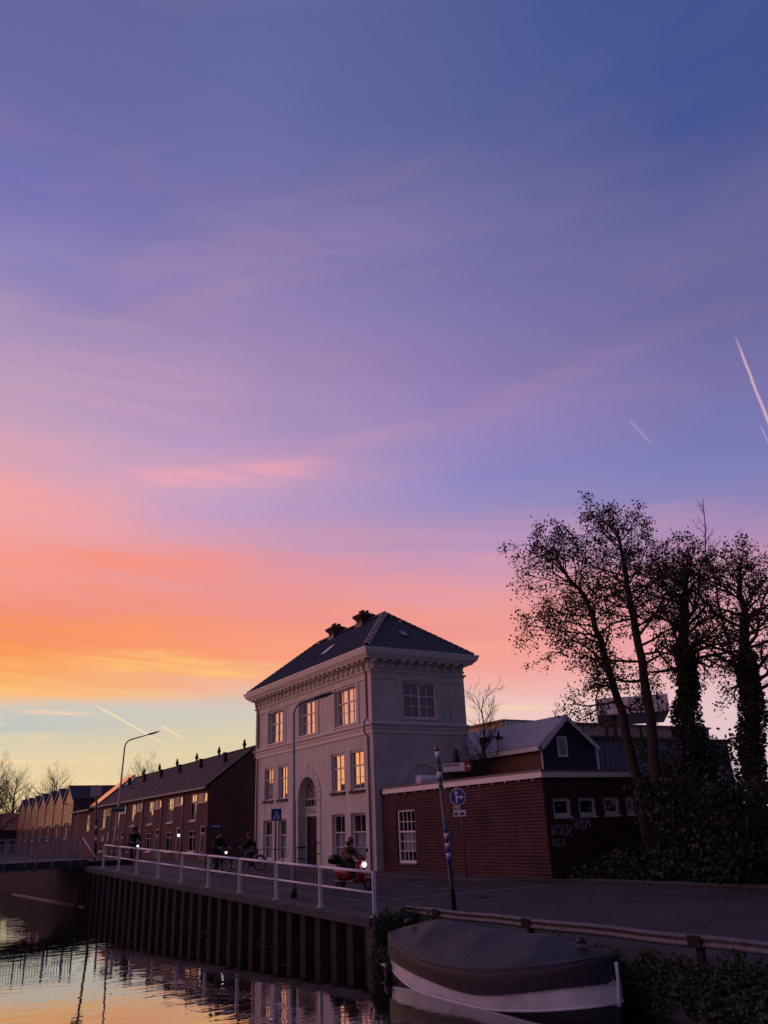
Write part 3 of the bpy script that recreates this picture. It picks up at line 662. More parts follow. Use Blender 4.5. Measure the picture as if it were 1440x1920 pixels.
# downpipes
pipe_m = mat('pipe_paint', (0.22, 0.20, 0.21), 0.6, 0.12, 3)
for (yy, zt) in ((36.34, 10.0), (50.52, 10.0)):
    m2 = MB(); m2.tube([(HX0-0.35, yy, 10.1), (HX0-0.28, yy, 9.75), (HX0-0.10, yy, 9.35), (HX0-0.10, yy, 7.15), (HX0-0.27, yy, 6.95), (HX0-0.27, yy, 6.45), (HX0-0.08, yy, 6.25), (HX0-0.08, yy, 0.1)], 0.05, 8)
    dpp = m2.build('downpipe', pipe_m, hs, True)
    for z in (1.2, 2.9, 4.6, 6.0, 8.2):
        m2 = MB(); m2.lathe([(0.05, -0.03), (0.065, -0.03), (0.065, 0.03), (0.05, 0.03)], (HX0-0.09, yy, z), n=10); m2.build('pipe_clip', pipe_m, dpp)
m2 = MB(); m2.box(HX0-0.02, HX0+0.03, HY0+0.01, HY1-0.01, -0.2, 0.38)
# wall ties: two black anchors by the door
for z in (0.82, 1.38):
    m2 = MB(); m2.tube([(HX0-0.34, AC-1.42, z), (HX0-0.03, AC-1.42, z)], 0.025, 8); m2.lathe([(0.0, 0), (0.07, 0), (0.07, 0.05), (0.0, 0.05)], (HX0-0.34, AC-1.42, z), d=(-1, 0, 0), n=10); m2.build('door_stop', black_m, hs)
# roof
EZ = 10.565; O = 0.56; RX = (HX0+HX1)/2; RZ = 13.40; RYA, RYB = 39.12, 47.80
ec = [(HX0-O, HY0-O), (HX1+O, HY0-O), (HX1+O, HY1+O), (HX0-O, HY1+O)]
A_, B_ = Vector((RX, RYA, RZ)), Vector((RX, RYB, RZ)); E_ = [Vector((x, y, EZ)) for x, y in ec]
mb = MB(); mb.add(E_+[A_, B_], [(0, 1, 4), (1, 2, 5, 4), (2, 3, 5), (3, 0, 4, 5)]); roof = mb.build('roof', tile_m, hs)
def tiles(tri_or_quad, e0, e1, top0, top1, rowh=0.285, tw=0.232):
    """pantiles on the slope with eave e0-e1 and ridge top0-top1"""
    mb = MB(); ue = (e1-e0).normalized(); n = ue.cross(((top0+top1)/2-e0)).normalized()
    if n.z < 0: n = -n
    us_ = n.cross(ue).normalized()
    if us_.z < 0: us_ = -us_
    H = (top0-e0).dot(us_); Lw = (e1-e0).length; a0 = (top0-e0).dot(ue); a1 = (top1-e0).dot(ue); r = random.Random(9); cnt = 0
    for i in range(int(H/rowh)+1):
        v0 = i*rowh; v1 = min(v0+rowh+0.05, H)
        if v1-v0 < 0.08: continue
        fm_ = (v0+rowh*0.5)/H; l0 = a0*fm_; l1 = Lw+(a1-Lw)*fm_
        u = l0
        while u < l1-0.05:
            tw_ = min(tw, l1-u); jj = r.uniform(-0.006, 0.006); pts0 = []; pts1 = []
            for k, h in ((0, 0.012), (0.22, 0.050), (0.45, 0.055), (0.68, 0.020), (1.0, 0.010)):
                pts0.append(e0+ue*(u+tw_*k)+us_*v0+n*(h+0.035+jj)); pts1.append(e0+ue*(u+tw_*k)+us_*v1+n*(h+0.005+jj))
            mb.loft([[q-n*0.03 for q in pts0], pts0, pts1], False, False); u += tw; cnt += 1
    return mb
for (i, j, t0, t1) in ((0, 1, A_, A_), (3, 0, B_, A_)):
    stuff(tiles(None, E_[i], E_[j], t0, t1).build('roof_tiles', tile_m, roof))
def half_tiles(p, q, r, n, name, m, parent):
    d = (q-p)/n; t = d.normalized(); side = t.cross(Vector((0, 0, 1))).normalized(); up = side.cross(t).normalized()
    for k in range(n):
        a = p+d*(k-0.06); b = p+d*(k+1.05); m2 = MB(); rings = []
        for c, rr, lift in ((a, r*(1.28 if r > 0.145 else 1.08), 0.07 if r > 0.145 else 0.02), (b, r*(0.88 if r > 0.145 else 0.96), 0.0)):
            rings.append([c+side*rr*math.cos(PI*s/6)+up*(rr*math.sin(PI*s/6)*0.9+lift-0.03) for s in range(7)])
        rings = [[q_-t*0.0-up*0.04 for q_ in rings[0]]]+rings
        m2.loft(rings, False, False); m2.build(name, m, parent)
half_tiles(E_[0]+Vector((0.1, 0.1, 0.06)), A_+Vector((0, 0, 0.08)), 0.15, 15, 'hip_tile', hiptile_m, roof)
half_tiles(E_[3]+Vector((0.1, -0.1, 0.06)), B_+Vector((0, 0, 0.08)), 0.13, 17, 'hip_tile', tile_m, roof)
half_tiles(E_[1]+Vector((-0.1, 0.1, 0.06)), A_+Vector((0, 0, 0.08)), 0.13, 17, 'hip_tile', tile_m, roof)
half_tiles(A_+Vector((0, 0, 0.08)), B_+Vector((0, 0, 0.08)), 0.14, 24, 'ridge_tile', tile_m, roof)
for yc in (41.55, 45.15):
    x0 = RX; m2 = MB(); s_ = 0.35
    m2.loft([[(x0-a, yc-a, z), (x0+a, yc-a, z), (x0+a, yc+a, z), (x0-a, yc+a, z)] for a, z in ((s_, 12.6), (s_, 13.62), (s_+0.06, 13.66), (s_+0.17, 13.80), (s_+0.18, 13.88), (s_+0.10, 13.95), (0.30, 14.02), (0.26, 14.04))])
    ch = m2.build('chimney', chim_m, roof)
    for dx_, dy_ in ((-0.15, -0.15), (0.15, -0.15), (-0.15, 0.15), (0.15, 0.15)):
        m2 = MB(); m2.lathe([(0.10, 0), (0.09, 0.12), (0.105, 0.13), (0.105, 0.17), (0.06, 0.17)], (x0+dx_, yc+dy_, 14.02), n=8); m2.build('chimney_pot', chim_m, ch)
    m2 = MB(); m2.box(x0-s_-0.05, x0+s_+0.05, yc-s_-0.05, yc+s_+0.05, 12.6, 13.42); m2.build('flashing', mat('lead', (0.10, 0.10, 0.12), 0.5, 0.1, 3), ch)
def skylight(p, ue, us_, n, w_, h_):
    m2 = MB(); m2.obox(p+n*0.07, ue, us_, n, w_/2, h_/2, 0.05); o = m2.build('skylight', steel_dark, roof)
    m2 = MB(); m2.obox(p+n*0.125, ue, us_, n, w_/2-0.06, h_/2-0.06, 0.004); m2.build('pane', glass_mat('skylight_glass', (0.10, 0.11, 0.13), 0.18, 0.05) if 'skylight_glass' not in MATS else MATS['skylight_glass'], o)
nS = (E_[1]-E_[0]).cross(A_-E_[0]).normalized(); uS = Vector((1, 0, 0)); sS = nS.cross(uS).normalized(); sS = sS if sS.z > 0 else -sS
def on_plane(px_, py_, p0, n):
    d = Vector(ray(px_, py_)); c = Vector(CAM); return c+d*((p0-c).dot(n)/d.dot(n))
skylight(on_plane(755, 1191, E_[0], nS), uS, sS, nS if nS.z > 0 else -nS, 0.48, 0.62)
nF = (E_[3]-E_[0]).cross(A_-E_[0]).normalized(); uF = Vector((0, 1, 0)); sF = nF.cross(uF).normalized(); sF = sF if sF.z > 0 else -sF
skylight(on_plane(617, 1221, E_[0], nF), uF, sF, nF if nF.z > 0 else -nF, 0.75, 1.0)
# poster in a first-floor window
a, b, d, e = W1[3]
m2 = MB(); m2.box(HX0+0.118, HX0+0.126, a+0.08, b-0.08, d+0.09, d+1.02); po = tag(m2.build('window_poster', mat('poster_blue', (0.05, 0.045, 0.22), 0.4, 0.2, 4)), 'blue poster with a pale figure filling the lower half of a house window', 'poster')
m2 = MB(); m2.loft([[(HX0+0.112, a+0.62+q*s, d+z) for q in (-1, 1)]+[(HX0+0.117, a+0.62+q*s, d+z) for q in (1, -1)] for s, z in ((0.16, 0.35), (0.17, 0.55), (0.09, 0.70), (0.08, 0.82), (0.03, 0.88))]); pf = m2.build('printed_figure', mat('poster_print', (0.30, 0.26, 0.18), 0.5), po)
# black stair rails either side of the door
hr = T('entrance_railing', 'black tubular stair rail left of the house door', 'railing', (HX0-0.5, 45.6, 0.1))
m2 = MB(); m2.tube([(HX0-0.75, 48.6, 0.12), (HX0-0.75, 48.6, 1.02), (HX0-0.75, 48.55, 1.06), (HX0-0.75, 45.05, 1.06), (HX0-0.75, 45.0, 1.02), (HX0-0.75, 45.0, 0.12)], 0.03, 8); m2.build('hand_rail', black_m, hr, True)
m2 = MB(); m2.tube([(HX0-0.75, 48.6, 0.45), (HX0-0.75, 45.0, 0.45)], 0.022, 6); m2.build('lower_rail', black_m, hr)
hr = T('step_railing', 'short black looped rail standing on the doorstep', 'railing', (HX0-0.2, 44.3, 0.2))
m2 = MB(); m2.tube([(HX0-0.2, 44.5, 0.2), (HX0-0.2, 44.5, 1.08), (HX0-0.15, 44.5, 1.13), (XD-0.05, 44.5, 1.13)], 0.03, 8); m2.build('hand_rail', black_m, hr, True)
m2 = MB(); m2.tube([(HX0-0.2, 44.5, 0.55), (XD-0.05, 44.5, 0.55)], 0.022, 6); m2.build('lower_rail', black_m, hr)

# ------------------------------------------------------------------ brick annex
AX, AX1, AY = 21.40, 26.2, 24.30
an = T('brick_annex', 'low flat-roofed ribbed brick annex with white fascia beside the white house', 'annex', (AX, AY, 0))
def courses(mb, axis, c, u0, u1, v0, v1, holes, s=1, pitch=0.122):
    """ribbed brickwork: every second course stands proud of a recessed bed joint"""
    P = P_(axis, c, s)
    for a, b, d, e in cells(u0, u1, v0, v1, holes):
        k0 = int(math.floor((d-v0)/pitch+1e-6)); k = k0
        while v0+k*pitch < e-1e-6:
            z0 = max(d, v0+k*pitch); z1 = min(e, v0+k*pitch+0.070)
            if z1-z0 > 0.01: pbox(mb, P, a, b, z0, z1, -0.042, 0.02)
            k += 1
    for a, b, d, e in cells(u0, u1, v0, v1, holes): mb.quad(P(a, d, 0.0), P(b, d, 0.0), P(b, e, 0.0), P(a, e, 0.0))
    for h in holes:
        a, b, d, e = h[:4]; dp = 0.2
        mb.quad(P(a, d, 0), P(a, e, 0), P(a, e, dp), P(a, d, dp)); mb.quad(P(b, d, 0), P(b, e, 0), P(b, e, dp), P(b, d, dp))
        mb.quad(P(a, e, 0), P(b, e, 0), P(b, e, dp), P(a, e, dp)); mb.quad(P(a, d, 0), P(b, d, 0), P(b, d, dp), P(a, d, dp))
AW = (33.14, 34.70, 0.42, 2.72)
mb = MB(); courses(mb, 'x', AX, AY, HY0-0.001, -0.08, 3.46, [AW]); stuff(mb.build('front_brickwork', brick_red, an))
SWs = [(21.78, 22.66, 2.08, 2.74), (23.06, 23.94, 2.08, 2.74), (24.36, 25.20, 2.08, 2.74), (25.56, 26.05, 2.08, 2.74)]
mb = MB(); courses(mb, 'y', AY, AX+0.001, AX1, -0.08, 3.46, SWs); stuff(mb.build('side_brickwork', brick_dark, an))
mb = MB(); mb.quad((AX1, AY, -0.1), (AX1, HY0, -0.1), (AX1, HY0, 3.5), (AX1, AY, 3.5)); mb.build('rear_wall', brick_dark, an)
w = window(an, 'x', AX, *AW, 0.06, (0.25, 0.5, 0.75), (0.19, 0.385, 0.585, 0.79), meet=(2,), frame=0.10, glass=pane_dark, fm=white)
m2 = MB(); m2.bbox(AX-0.09, AX+0.06, AW[0]-0.06, AW[1]+0.06, AW[2]-0.12, AW[2]-0.002, 0.01); m2.build('sill', darkstone, w)
m2 = MB(); m2.loft([[(AX+0.26+0.02*math.sin(k*1.3), AW[0]+0.1+(AW[1]-AW[0]-0.2)*k/20, z) for k in range(21)] for z in (0.95, 1.75)], False, False); m2.build('curtain', curtain_m, w)
for a, b, d, e in SWs:
    w = window(an, 'y', AY, a, b, d, e, 0.03, (), (), frame=0.11, glass=pane_dark, fm=joinery)
    m2 = MB(); m2.box(a-0.02, b+0.02, AY-0.05, AY+0.03, d-0.06, d-0.002); m2.build('sill', joinery, w)
# fascia board and roof edge, two sides
m2 = MB(); m2.box(AX-0.16, AX-0.13, AY-0.16, HY0-0.3, 3.47, 3.68); m2.build('fascia', white, an)
m2 = MB(); m2.box(AX-0.13, AX1, AY-0.16, AY-0.13, 3.47, 3.68); m2.build('fascia', white, an)
m2 = MB(); m2.box(AX-0.13, AX1+0.05, AY-0.13, HY0-0.01, 3.46, 3.70); m2.build('roof_slab', steel_dark, an)
m2 = MB(); m2.box(AX-0.18, AX+0.05, AY-0.18, HY0-0.3, 3.683, 3.76); m2.box(AX+0.05, AX1, AY-0.18, AY+0.05, 3.683, 3.76); m2.build('roof_trim', mat('zinc', (0.14, 0.13, 0.15), 0.5, 0.15, 3, metal=0.4), an)
m2 = MB()
for k in range(14): m2.box(AX-0.12, AX-0.02, AY+0.4+k*0.82, AY+0.46+k*0.82, 3.40, 3.455)
m2.build('rafter_ends', joinery, an)
# graffiti tags on the side wall
def strokes(name, lines, m, parent, axis, c, w_=0.03, off=0.062):
    mb = MB()
    for ln in lines:
        for (a, b), (d, e) in zip(ln[:-1], ln[1:]):
            t = Vector((d-a, 0, e-b)); 
            if t.length < 1e-5: continue
            if axis == 'y': mb.obox(((a+d)/2, c-off, (b+e)/2), t, (0, 1, 0), t.cross(Vector((0, 1, 0))), t.length/2+w_*0.4, 0.004, w_/2)
    return mb.build(name, m, parent)
gm_ = mat('graffiti_paint', (0.30, 0.30, 0.36), 0.7, 0.3, 9)
GL = {'N': [[(0, 0), (0.1, 1), (0.55, 0.05), (0.7, 1)]], 'O': [[(0.1, 0.2), (0, 0.6), (0.3, 1), (0.6, 0.7), (0.5, 0.1), (0.2, 0), (0.1, 0.2)]], 'E': [[(0.6, 0.95), (0.1, 0.9), (0.05, 0), (0.6, 0.05)], [(0.1, 0.5), (0.5, 0.55)]], 'R': [[(0.05, 0), (0.1, 1), (0.55, 0.9), (0.5, 0.55), (0.1, 0.5), (0.75, -0.15)]], 'S': [[(0.6, 0.85), (0.25, 1), (0.05, 0.75), (0.5, 0.4), (0.4, 0.05), (0, 0.1)]], 'Z': [[(0, 0.95), (0.6, 1), (0.05, 0.05), (0.65, 0)]], 'M': [[(0, 0), (0.1, 1), (0.3, 0.4), (0.55, 1), (0.6, 0)]], 'K': [[(0.05, 0), (0.1, 1)], [(0.6, 0.95), (0.1, 0.5), (0.65, 0)]], 'A': [[(0, 0), (0.3, 1), (0.6, 0)], [(0.1, 0.35), (0.5, 0.35)]], 'C': [[(0.6, 0.85), (0.2, 1), (0, 0.5), (0.2, 0), (0.6, 0.15)]], 'T': [[(0, 0.95), (0.7, 1)], [(0.35, 0.98), (0.3, 0)]], 'H': [[(0.05, 0), (0.1, 1)], [(0.6, 1), (0.55, 0)], [(0.05, 0.5), (0.6, 0.55)]]}
def word(txt, u, v, s, sl=0.1):
    out = []
    for ch_ in txt:
        for ln in GL[ch_]:
            out.append([(u+a*s+b*s*sl+random.gauss(0, 0.02), v+b*s+random.gauss(0, 0.02)) for a, b in ln]); out.append([(u+a*s+b*s*sl+0.05+random.gauss(0, 0.025), v+b*s-0.02+random.gauss(0, 0.025)) for a, b in ln])
        u += s*0.66
    return out
strokes('graffiti', word('NOER', 21.52, 1.46, 0.36), gm_, an, 'y', AY)
strokes('graffiti', word('SREM', 22.52, 1.66, 0.36), gm_, an, 'y', AY)
strokes('graffiti', word('AKCT', 21.52, 1.12, 0.22), gm_, an, 'y', AY, 0.022)
# things on the annex roof
tk = T('roof_tank', 'white rounded tank lying on the annex roof against the house', 'tank', (23.5, 35.0, 3.70))
m2 = MB(); m2.lathe([(0.0, 0), (0.20, 0.0), (0.26, 0.05), (0.28, 0.14), (0.28, 1.26), (0.26, 1.35), (0.20, 1.40), (0.0, 1.40)], (22.85, 35.0, 4.02), axis='x', n=20); m2.build('vessel', white, tk, True)
for x_ in (23.2, 23.9): m2 = MB(); m2.box(x_-0.04, x_+0.04, 34.75, 35.25, 3.70, 3.85); m2.build('cradle', steel_dark, tk)
cs = T('chimney_stack', 'low dark brick chimney stack with tall black flue on the annex roof', 'chimney', (25.3, 35.0, 3.70))
m2 = MB(); m2.box(24.55, 26.05, 34.7, 35.4, 3.70, 4.36); m2.box(24.50, 26.10, 34.65, 35.45, 4.362, 4.48); m2.build('stack', chim_m, cs)
m2 = MB(); m2.lathe([(0.09, 0), (0.10, 0.35), (0.15, 0.42), (0.17, 0.62), (0.13, 0.85), (0.10, 1.0), (0.05, 1.12), (0.0, 1.14)], (25.28, 35.0, 4.47), n=12); m2.build('flue_cowl', black_m, cs, True)

# ------------------------------------------------------------------ dark blue gabled house behind the annex
def gable_pts(x0, x1, ez, xm, rz): return [(x0, 0), (x1, 0), (x1, ez), (xm, rz), (x0, ez)]
BY, BX0, BX1, BXM = 32.0, 28.26, 31.90, 29.98; BE, BRZ = 5.50, 6.86
bh = T('blue_house', 'dark blue gabled house with pale roof and white bargeboards behind the annex', 'house', (BX0, BY, 0))
bluewood = mat('blue_boards', (0.020, 0.026, 0.060), 0.7, 0.2, 3)
m2 = MB(); m2.add([(x, BY, z) for x, z in gable_pts(BX0, BX1, BE, BXM, BRZ)], [(0, 1, 2, 3, 4)]); m2.build('gable_wall', bluewood, bh)
for k in range(18):
    z = 3.4+k*0.19; hw = (BRZ-z)/(BRZ-BE) if z > BE else 1.0
    a_ = BXM-(BXM-BX0)*min(1, hw); b_ = BXM+(BX1-BXM)*min(1, hw)
    if b_-a_ < 0.3: continue
    m2 = MB(); m2.loft([[(a_, BY-0.002, z), (b_, BY-0.002, z), (b_, BY-0.002, z+0.18), (a_, BY-0.002, z+0.18)], [(a_, BY-0.030, z+0.005), (b_, BY-0.030, z+0.005), (b_, BY-0.012, z+0.185), (a_, BY-0.012, z+0.185)]]); m2.build('weatherboard', bluewood, bh)
m2 = MB(); m2.quad((BX0, BY, 0), (BX0, BY+15, 0), (BX0, BY+15, BE), (BX0, BY, BE)); m2.build('side_wall', brick_brown, bh)
m2 = MB(); m2.quad((BX1, BY, 0), (BX1, BY+15, 0), (BX1, BY+15, BE), (BX1, BY, BE)); m2.quad((BX0, BY+15, 0), (BX1, BY+15, 0), (BX1, BY+15, BE), (BX0, BY+15, BE)); m2.build('rear_wall', brick_brown, bh)
paleroof = mat('pale_roof_felt', (0.30, 0.28, 0.31), 0.5, 0.12, 2)
m2 = MB(); m2.loft([[(BX0-0.2, y, BE-0.1), (BXM, y, BRZ+0.06), (BXM, y, BRZ+0.16), (BX0-0.25, y, BE+0.0)] for y in (BY-0.25, BY+15.2)]); rf = m2.build('roof', paleroof, bh)
m2 = MB(); m2.loft([[(BXM, y, BRZ+0.06), (BX1+0.2, y, BE-0.1), (BX1+0.25, y, BE), (BXM, y, BRZ+0.16)] for y in (BY-0.25, BY+15.2)]); m2.build('roof', tile_m, bh)
m2 = MB(); m2.loft([[(BX0-0.35, y, BE-0.28), (BX0-0.20, y, BE-0.28), (BX0-0.20, y, BE-0.06), (BX0-0.35, y, BE-0.06)] for y in (BY-0.2, BY+15)]); m2.build('gutter_board', white, bh)
for (xa, za, xb, zb) in ((BX0-0.12, BE-0.16, BXM, BRZ+0.02), (BXM, BRZ+0.02, BX1+0.12, BE-0.16)):
    t = Vector((xb-xa, 0, zb-za)); m2 = MB(); m2.obox(((xa+xb)/2, BY-0.28, (za+zb)/2), t, (0, 1, 0), t.cross(Vector((0, 1, 0))), t.length/2, 0.025, 0.10); m2.build('bargeboard', joinery, bh)
window(bh, 'y', BY-0.03, 29.35, 30.0, 4.95, 5.95, -0.05, (), (), frame=0.08, glass=pane_dark, fm=white)
m2 = MB(); m2.tube([(30.55, BY-0.3, 4.22), (31.75, BY-0.3, 4.22)], 0.035, 6); m2.tube([(31.1, BY-0.3, 4.22), (31.1, BY-0.02, 4.15)], 0.02, 6); m2.build('balcony_rail', white, bh)
for x_ in (BX0-0.05, BX1+0.08):
    m2 = MB(); m2.tube([(x_, BY-0.12, BE-0.15), (x_, BY-0.12, 0)], 0.045, 8); m2.build('downpipe', joinery, bh, True)
m2 = MB(); m2.box(28.75, 29.1, 37.0, 37.5, 5.6, 6.45); m2.build('chimney', chim_m, bh)
m2 = MB(); sc = onx(935, 1385, 28.95)
ringS = []
for k in range(10):
    r_ = 0.42 if k % 2 == 0 else 0.15; t_ = PI/2+2*PI*k/10+0.15; ringS.append((sc.y+r_*math.cos(t_), sc.z+r_*math.sin(t_)))
m2.prism(ringS, 'x', 28.90, 28.96); m2.tube([(28.93, sc.y, sc.z), (28.93, sc.y, 5.8)], 0.02, 6)
tag(m2.build('roof_star', black_m, origin=(28.93, sc.y, 5.8)), 'dark five-pointed star ornament standing on the pale roof', 'ornament')
# grey shed, flat far block, raised canopy
sh = T('grey_shed', 'grey corrugated shed with flat roof right of the blue gable', 'shed', (33, 33, 0))
m2 = MB(); n_ = 60; xs_ = [32.35+k*(44-32.35)/n_ for k in range(n_+1)]
m2.loft([[(x, 33.0-(0.05 if k % 2 else 0), z) for k, x in enumerate(xs_)] for z in (0, 6.0)], False, False); m2.build('cladding', mat('shed_cladding', (0.13, 0.14, 0.19), 0.6, 0.2, 1.5), sh)
m2 = MB(); m2.quad((32.35, 33, 0), (32.35, 45, 0), (32.35, 45, 6.0), (32.35, 33, 6.0)); m2.build('side_wall', MATS['shed_cladding'], sh)
m2 = MB(); m2.box(32.2, 44.2, 32.8, 45, 6.01, 6.15); m2.build('roof', steel_dark, sh)
p0 = ony(943, 1349, 55); p1 = ony(1118, 1358, 55)
fbk = T('flat_block', 'distant flat-roofed tan building behind the blue house roof', 'building', (p0.x, 55, 0))
m2 = MB(); m2.box(p0.x, p0.x+26, 55, 66, 0, p0.z-0.15); m2.build('wall', mat('tan_render', (0.42, 0.33, 0.27), 0.9, 0.1, 1), fbk)
m2 = MB(); m2.box(p0.x-0.2, p0.x+26.2, 54.8, 66.2, p0.z-0.15, p0.z); m2.build('roof_edge', mat('block_trim', (0.25, 0.2, 0.2), 0.8), fbk)
m2 = MB(); m2.box(p0.x+0.0, p0.x+1.9, 54.7, 54.795, p0.z-2.6, p0.z-0.16); m2.build('pale_panel', joinery, fbk)
for k in range(5): m2 = MB(); m2.box(p0.x+3+k*4.4, p0.x+3.15+k*4.4, 54.85, 54.995, p0.z-3, p0.z-0.16); m2.build('panel_joint', black_m, fbk)
cp = T('canopy', 'pale raised canopy roof on posts behind the alder trees', 'canopy', (46, 45, 0))
cd_, ce_ = Vector((0.70, -0.714, 0)), Vector((0.714, 0.70, 0)); co_ = Vector((45.6, 45, 0))
def cbox(mb, u0, u1, w0, w1, z0, z1): mb.obox(co_+cd_*(u0+u1)/2+ce_*(w0+w1)/2+Vector((0, 0, (z0+z1)/2)), cd_, ce_, (0, 0, 1), (u1-u0)/2, (w1-w0)/2, (z1-z0)/2)
m2 = MB(); cbox(m2, 0, 5.2, 0, 8, 9.2, 10.4); m2.build('roof_box', mat('pale_cladding', (0.78, 0.76, 0.80), 0.6, 0.12, 0.8), cp)
for k in range(3): m2 = MB(); cbox(m2, 0.4+k*2.0, 0.46+k*2.0, -0.03, -0.003, 9.2, 10.4); m2.build('panel_joint', steel_dark, cp)
for u_ in (1.2, 4.0): m2 = MB(); cbox(m2, u_-0.15, u_+0.15, 1, 1.3, 0, 9.2); m2.build('post', steel_dark, cp)
cbl = [((1000, 1353, 50), (1117, 1322, 45)), ((1068, 1353, 50), (1120, 1340, 45))]
for i, (a, b) in enumerate(cbl):
    A2 = ony(*a); B2 = ony(*b); m2 = MB(); m2.tube([A2+(B2-A2)*t+Vector((0, 0, -0.5*t*(1-t))) for t in [k/8 for k in range(9)]], 0.03, 5)
    tag(m2.build('overhead_cable', black_m, origin=A2), ('upper overhead cable running to the canopy roof corner', 'lower overhead cable running behind the blue gable to the canopy')[i], 'cable')

# ------------------------------------------------------------------ terrace houses along the street
RX0, RY0, UW = 21.5, 61.2, 5.78; EAV, RDG, RDX = 5.36, 8.24, 25.1
NU = 6
gutter_m = mat('gutter_zinc', (0.28, 0.26, 0.27), 0.5, 0.1, 3)
terr_brick = mat('terrace_brick', (0.14, 0.072, 0.068), 0.9, 0.25, 0.5, 0.2, 50, streak=0.3, brick=(0.22, 0.0625, (0.75, 0.72, 0.72)))
panel_m = mat('window_panel', (0.42, 0.30, 0.26), 0.35, 0.1, 2)
darktile = mat('terrace_tile', (0.030, 0.026, 0.028), 0.75, 0.25, 2, 0.2, 15)
def terrace(y0, label, first):
    t = T('terrace_house', label, 'house', (RX0, y0, 0.2), 'brick terrace houses along the street')
    y1 = y0+UW-0.012
    up = (y0+2.55, y0+4.15, 3.05, 4.95); sm_ = (y0+0.25, y0+2.40, 4.28, 4.95)
    gwn = (y0+2.60, y0+4.3, 0.85, 2.35); dr = (y0+0.55, y0+1.55, 0.2, 2.62)
    mb = MB(); wall_panel(mb, 'x', RX0, y0, y1, -0.2, EAV, [up, sm_, gwn, dr], 0.12); mb.quad((RX0+0.02, y0, -0.2), (RDX*2-RX0, y0, -0.2), (RDX*2-RX0, y0, EAV), (RX0+0.02, y0, EAV)) ; mb.add([(RX0, y0, EAV), (RDX*2-RX0, y0, EAV), (RDX, y0, RDG-0.1)], [(0, 1, 2)])
    mb.quad((RDX*2-RX0, y0, -0.2), (RDX*2-RX0, y1, -0.2), (RDX*2-RX0, y1, EAV), (RDX*2-RX0, y0, EAV)); mb.quad((RX0, y1, -0.2), (RDX*2-RX0, y1, -0.2), (RDX*2-RX0, y1, EAV), (RX0, y1, EAV)); mb.add([(RX0, y1, EAV), (RDX*2-RX0, y1, EAV), (RDX, y1, RDG-0.1)], [(0, 1, 2)])
    mb.build('wall', terr_brick, t)
    w = window(t, 'x', RX0, *up, 0.05, (0.46,), (0.72,) , frame=0.07, bar=0.05, tiltamp=0.010, glass=(lambda i, j: pane_dark if j == 0 else pane_m) if first else pane_m)
    if first:
        m2 = MB(); m2.loft([[(RX0+0.30+0.02*math.sin(k*1.9), up[0]+0.06+(up[1]-up[0]-0.12)*k/24, z) for k in range(25)] for z in (up[2]+0.1, up[2]+1.4)], False, False); m2.build('curtain', curtain_m, w)
    m2 = MB(); m2.box(RX0-0.10, RX0+0.05, up[0]-0.03, up[1]+0.03, up[2]-0.09, up[2]-0.002); m2.build('sill', joinery, w)
    w = window(t, 'x', RX0, sm_[0], sm_[0]+0.95, sm_[2], sm_[3], 0.05, (), (), frame=0.07, tiltamp=0.012)
    m2 = MB(); m2.box(RX0+0.03, RX0+0.09, sm_[0]+0.952, sm_[1], sm_[2], sm_[3]); m2.build('infill_panel', panel_m, t)
    m2 = MB(); m2.box(RX0-0.06, RX0+0.05, sm_[0]-0.02, sm_[1]+0.02, sm_[2]-0.06, sm_[2]-0.002); m2.build('sill', joinery, t)
    w = window(t, 'x', RX0, *gwn, 0.05, (0.42,), (0.72,), frame=0.07, bar=0.05, glass=pane_dark); m2 = MB(); m2.box(RX0-0.10, RX0+0.05, gwn[0]-0.03, gwn[1]+0.03, gwn[2]-0.09, gwn[2]-0.002); m2.build('sill', joinery, w)
    m2 = MB(); m2.loft([[(RX0+0.28+0.015*math.sin(k*1.9), gwn[0]+0.1+0.6*k/12, z) for k in range(13)] for z in (gwn[2]+0.1, gwn[3]-0.1)], False, False); m2.build('curtain', curtain_m, w)
    m2 = MB(); m2.box(RX0+0.04, RX0+0.10, dr[0]+0.07, dr[1]-0.07, dr[2], 2.10); dd = m2.build('door', mat('terrace_door', (0.10, 0.10, 0.14), 0.5, 0.1, 3), t)
    m2 = MB(); m2.box(RX0+0.02, RX0+0.12, dr[0], dr[0]+0.07, dr[2], dr[3]); m2.box(RX0+0.02, RX0+0.12, dr[1]-0.07, dr[1], dr[2], dr[3]); m2.box(RX0+0.02, RX0+0.12, dr[0]+0.07, dr[1]-0.07, 2.10, 2.17); m2.box(RX0+0.02, RX0+0.12, dr[0]+0.07, dr[1]-0.07, 2.55, 2.62); m2.build('door_frame', joinery, t)
    m2 = MB(); m2.quad((RX0+0.08, dr[0]+0.07, 2.17), (RX0+0.08, dr[1]-0.07, 2.17), (RX0+0.08, dr[1]-0.07, 2.55), (RX0+0.08, dr[0]+0.07, 2.55)); m2.build('transom_pane', pane_dark, t)
    m2 = MB(); m2.box(RX0+0.03, RX0+0.035, dr[0]+0.3, dr[1]-0.3, 0.9, 1.9); m2.build('door_pane', pane_dark, dd)
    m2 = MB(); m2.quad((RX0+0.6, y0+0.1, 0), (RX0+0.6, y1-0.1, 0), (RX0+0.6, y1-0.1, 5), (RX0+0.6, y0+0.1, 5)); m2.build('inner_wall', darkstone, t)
    # roof with overlapping tile rows
    s0 = Vector((RX0-0.30, 0, EAV-0.02)); s1 = Vector((RDX, 0, RDG)); nr = 14; mb = MB(); prof = []
    dn = (s1-s0).cross(Vector((0, 1, 0))).normalized(); dn = dn if dn.z > 0 else -dn
    for k in range(nr):
        a = s0+(s1-s0)*k/nr; b = s0+(s1-s0)*(k+1)/nr; prof += [a+dn*0.035, b+dn*0.005]
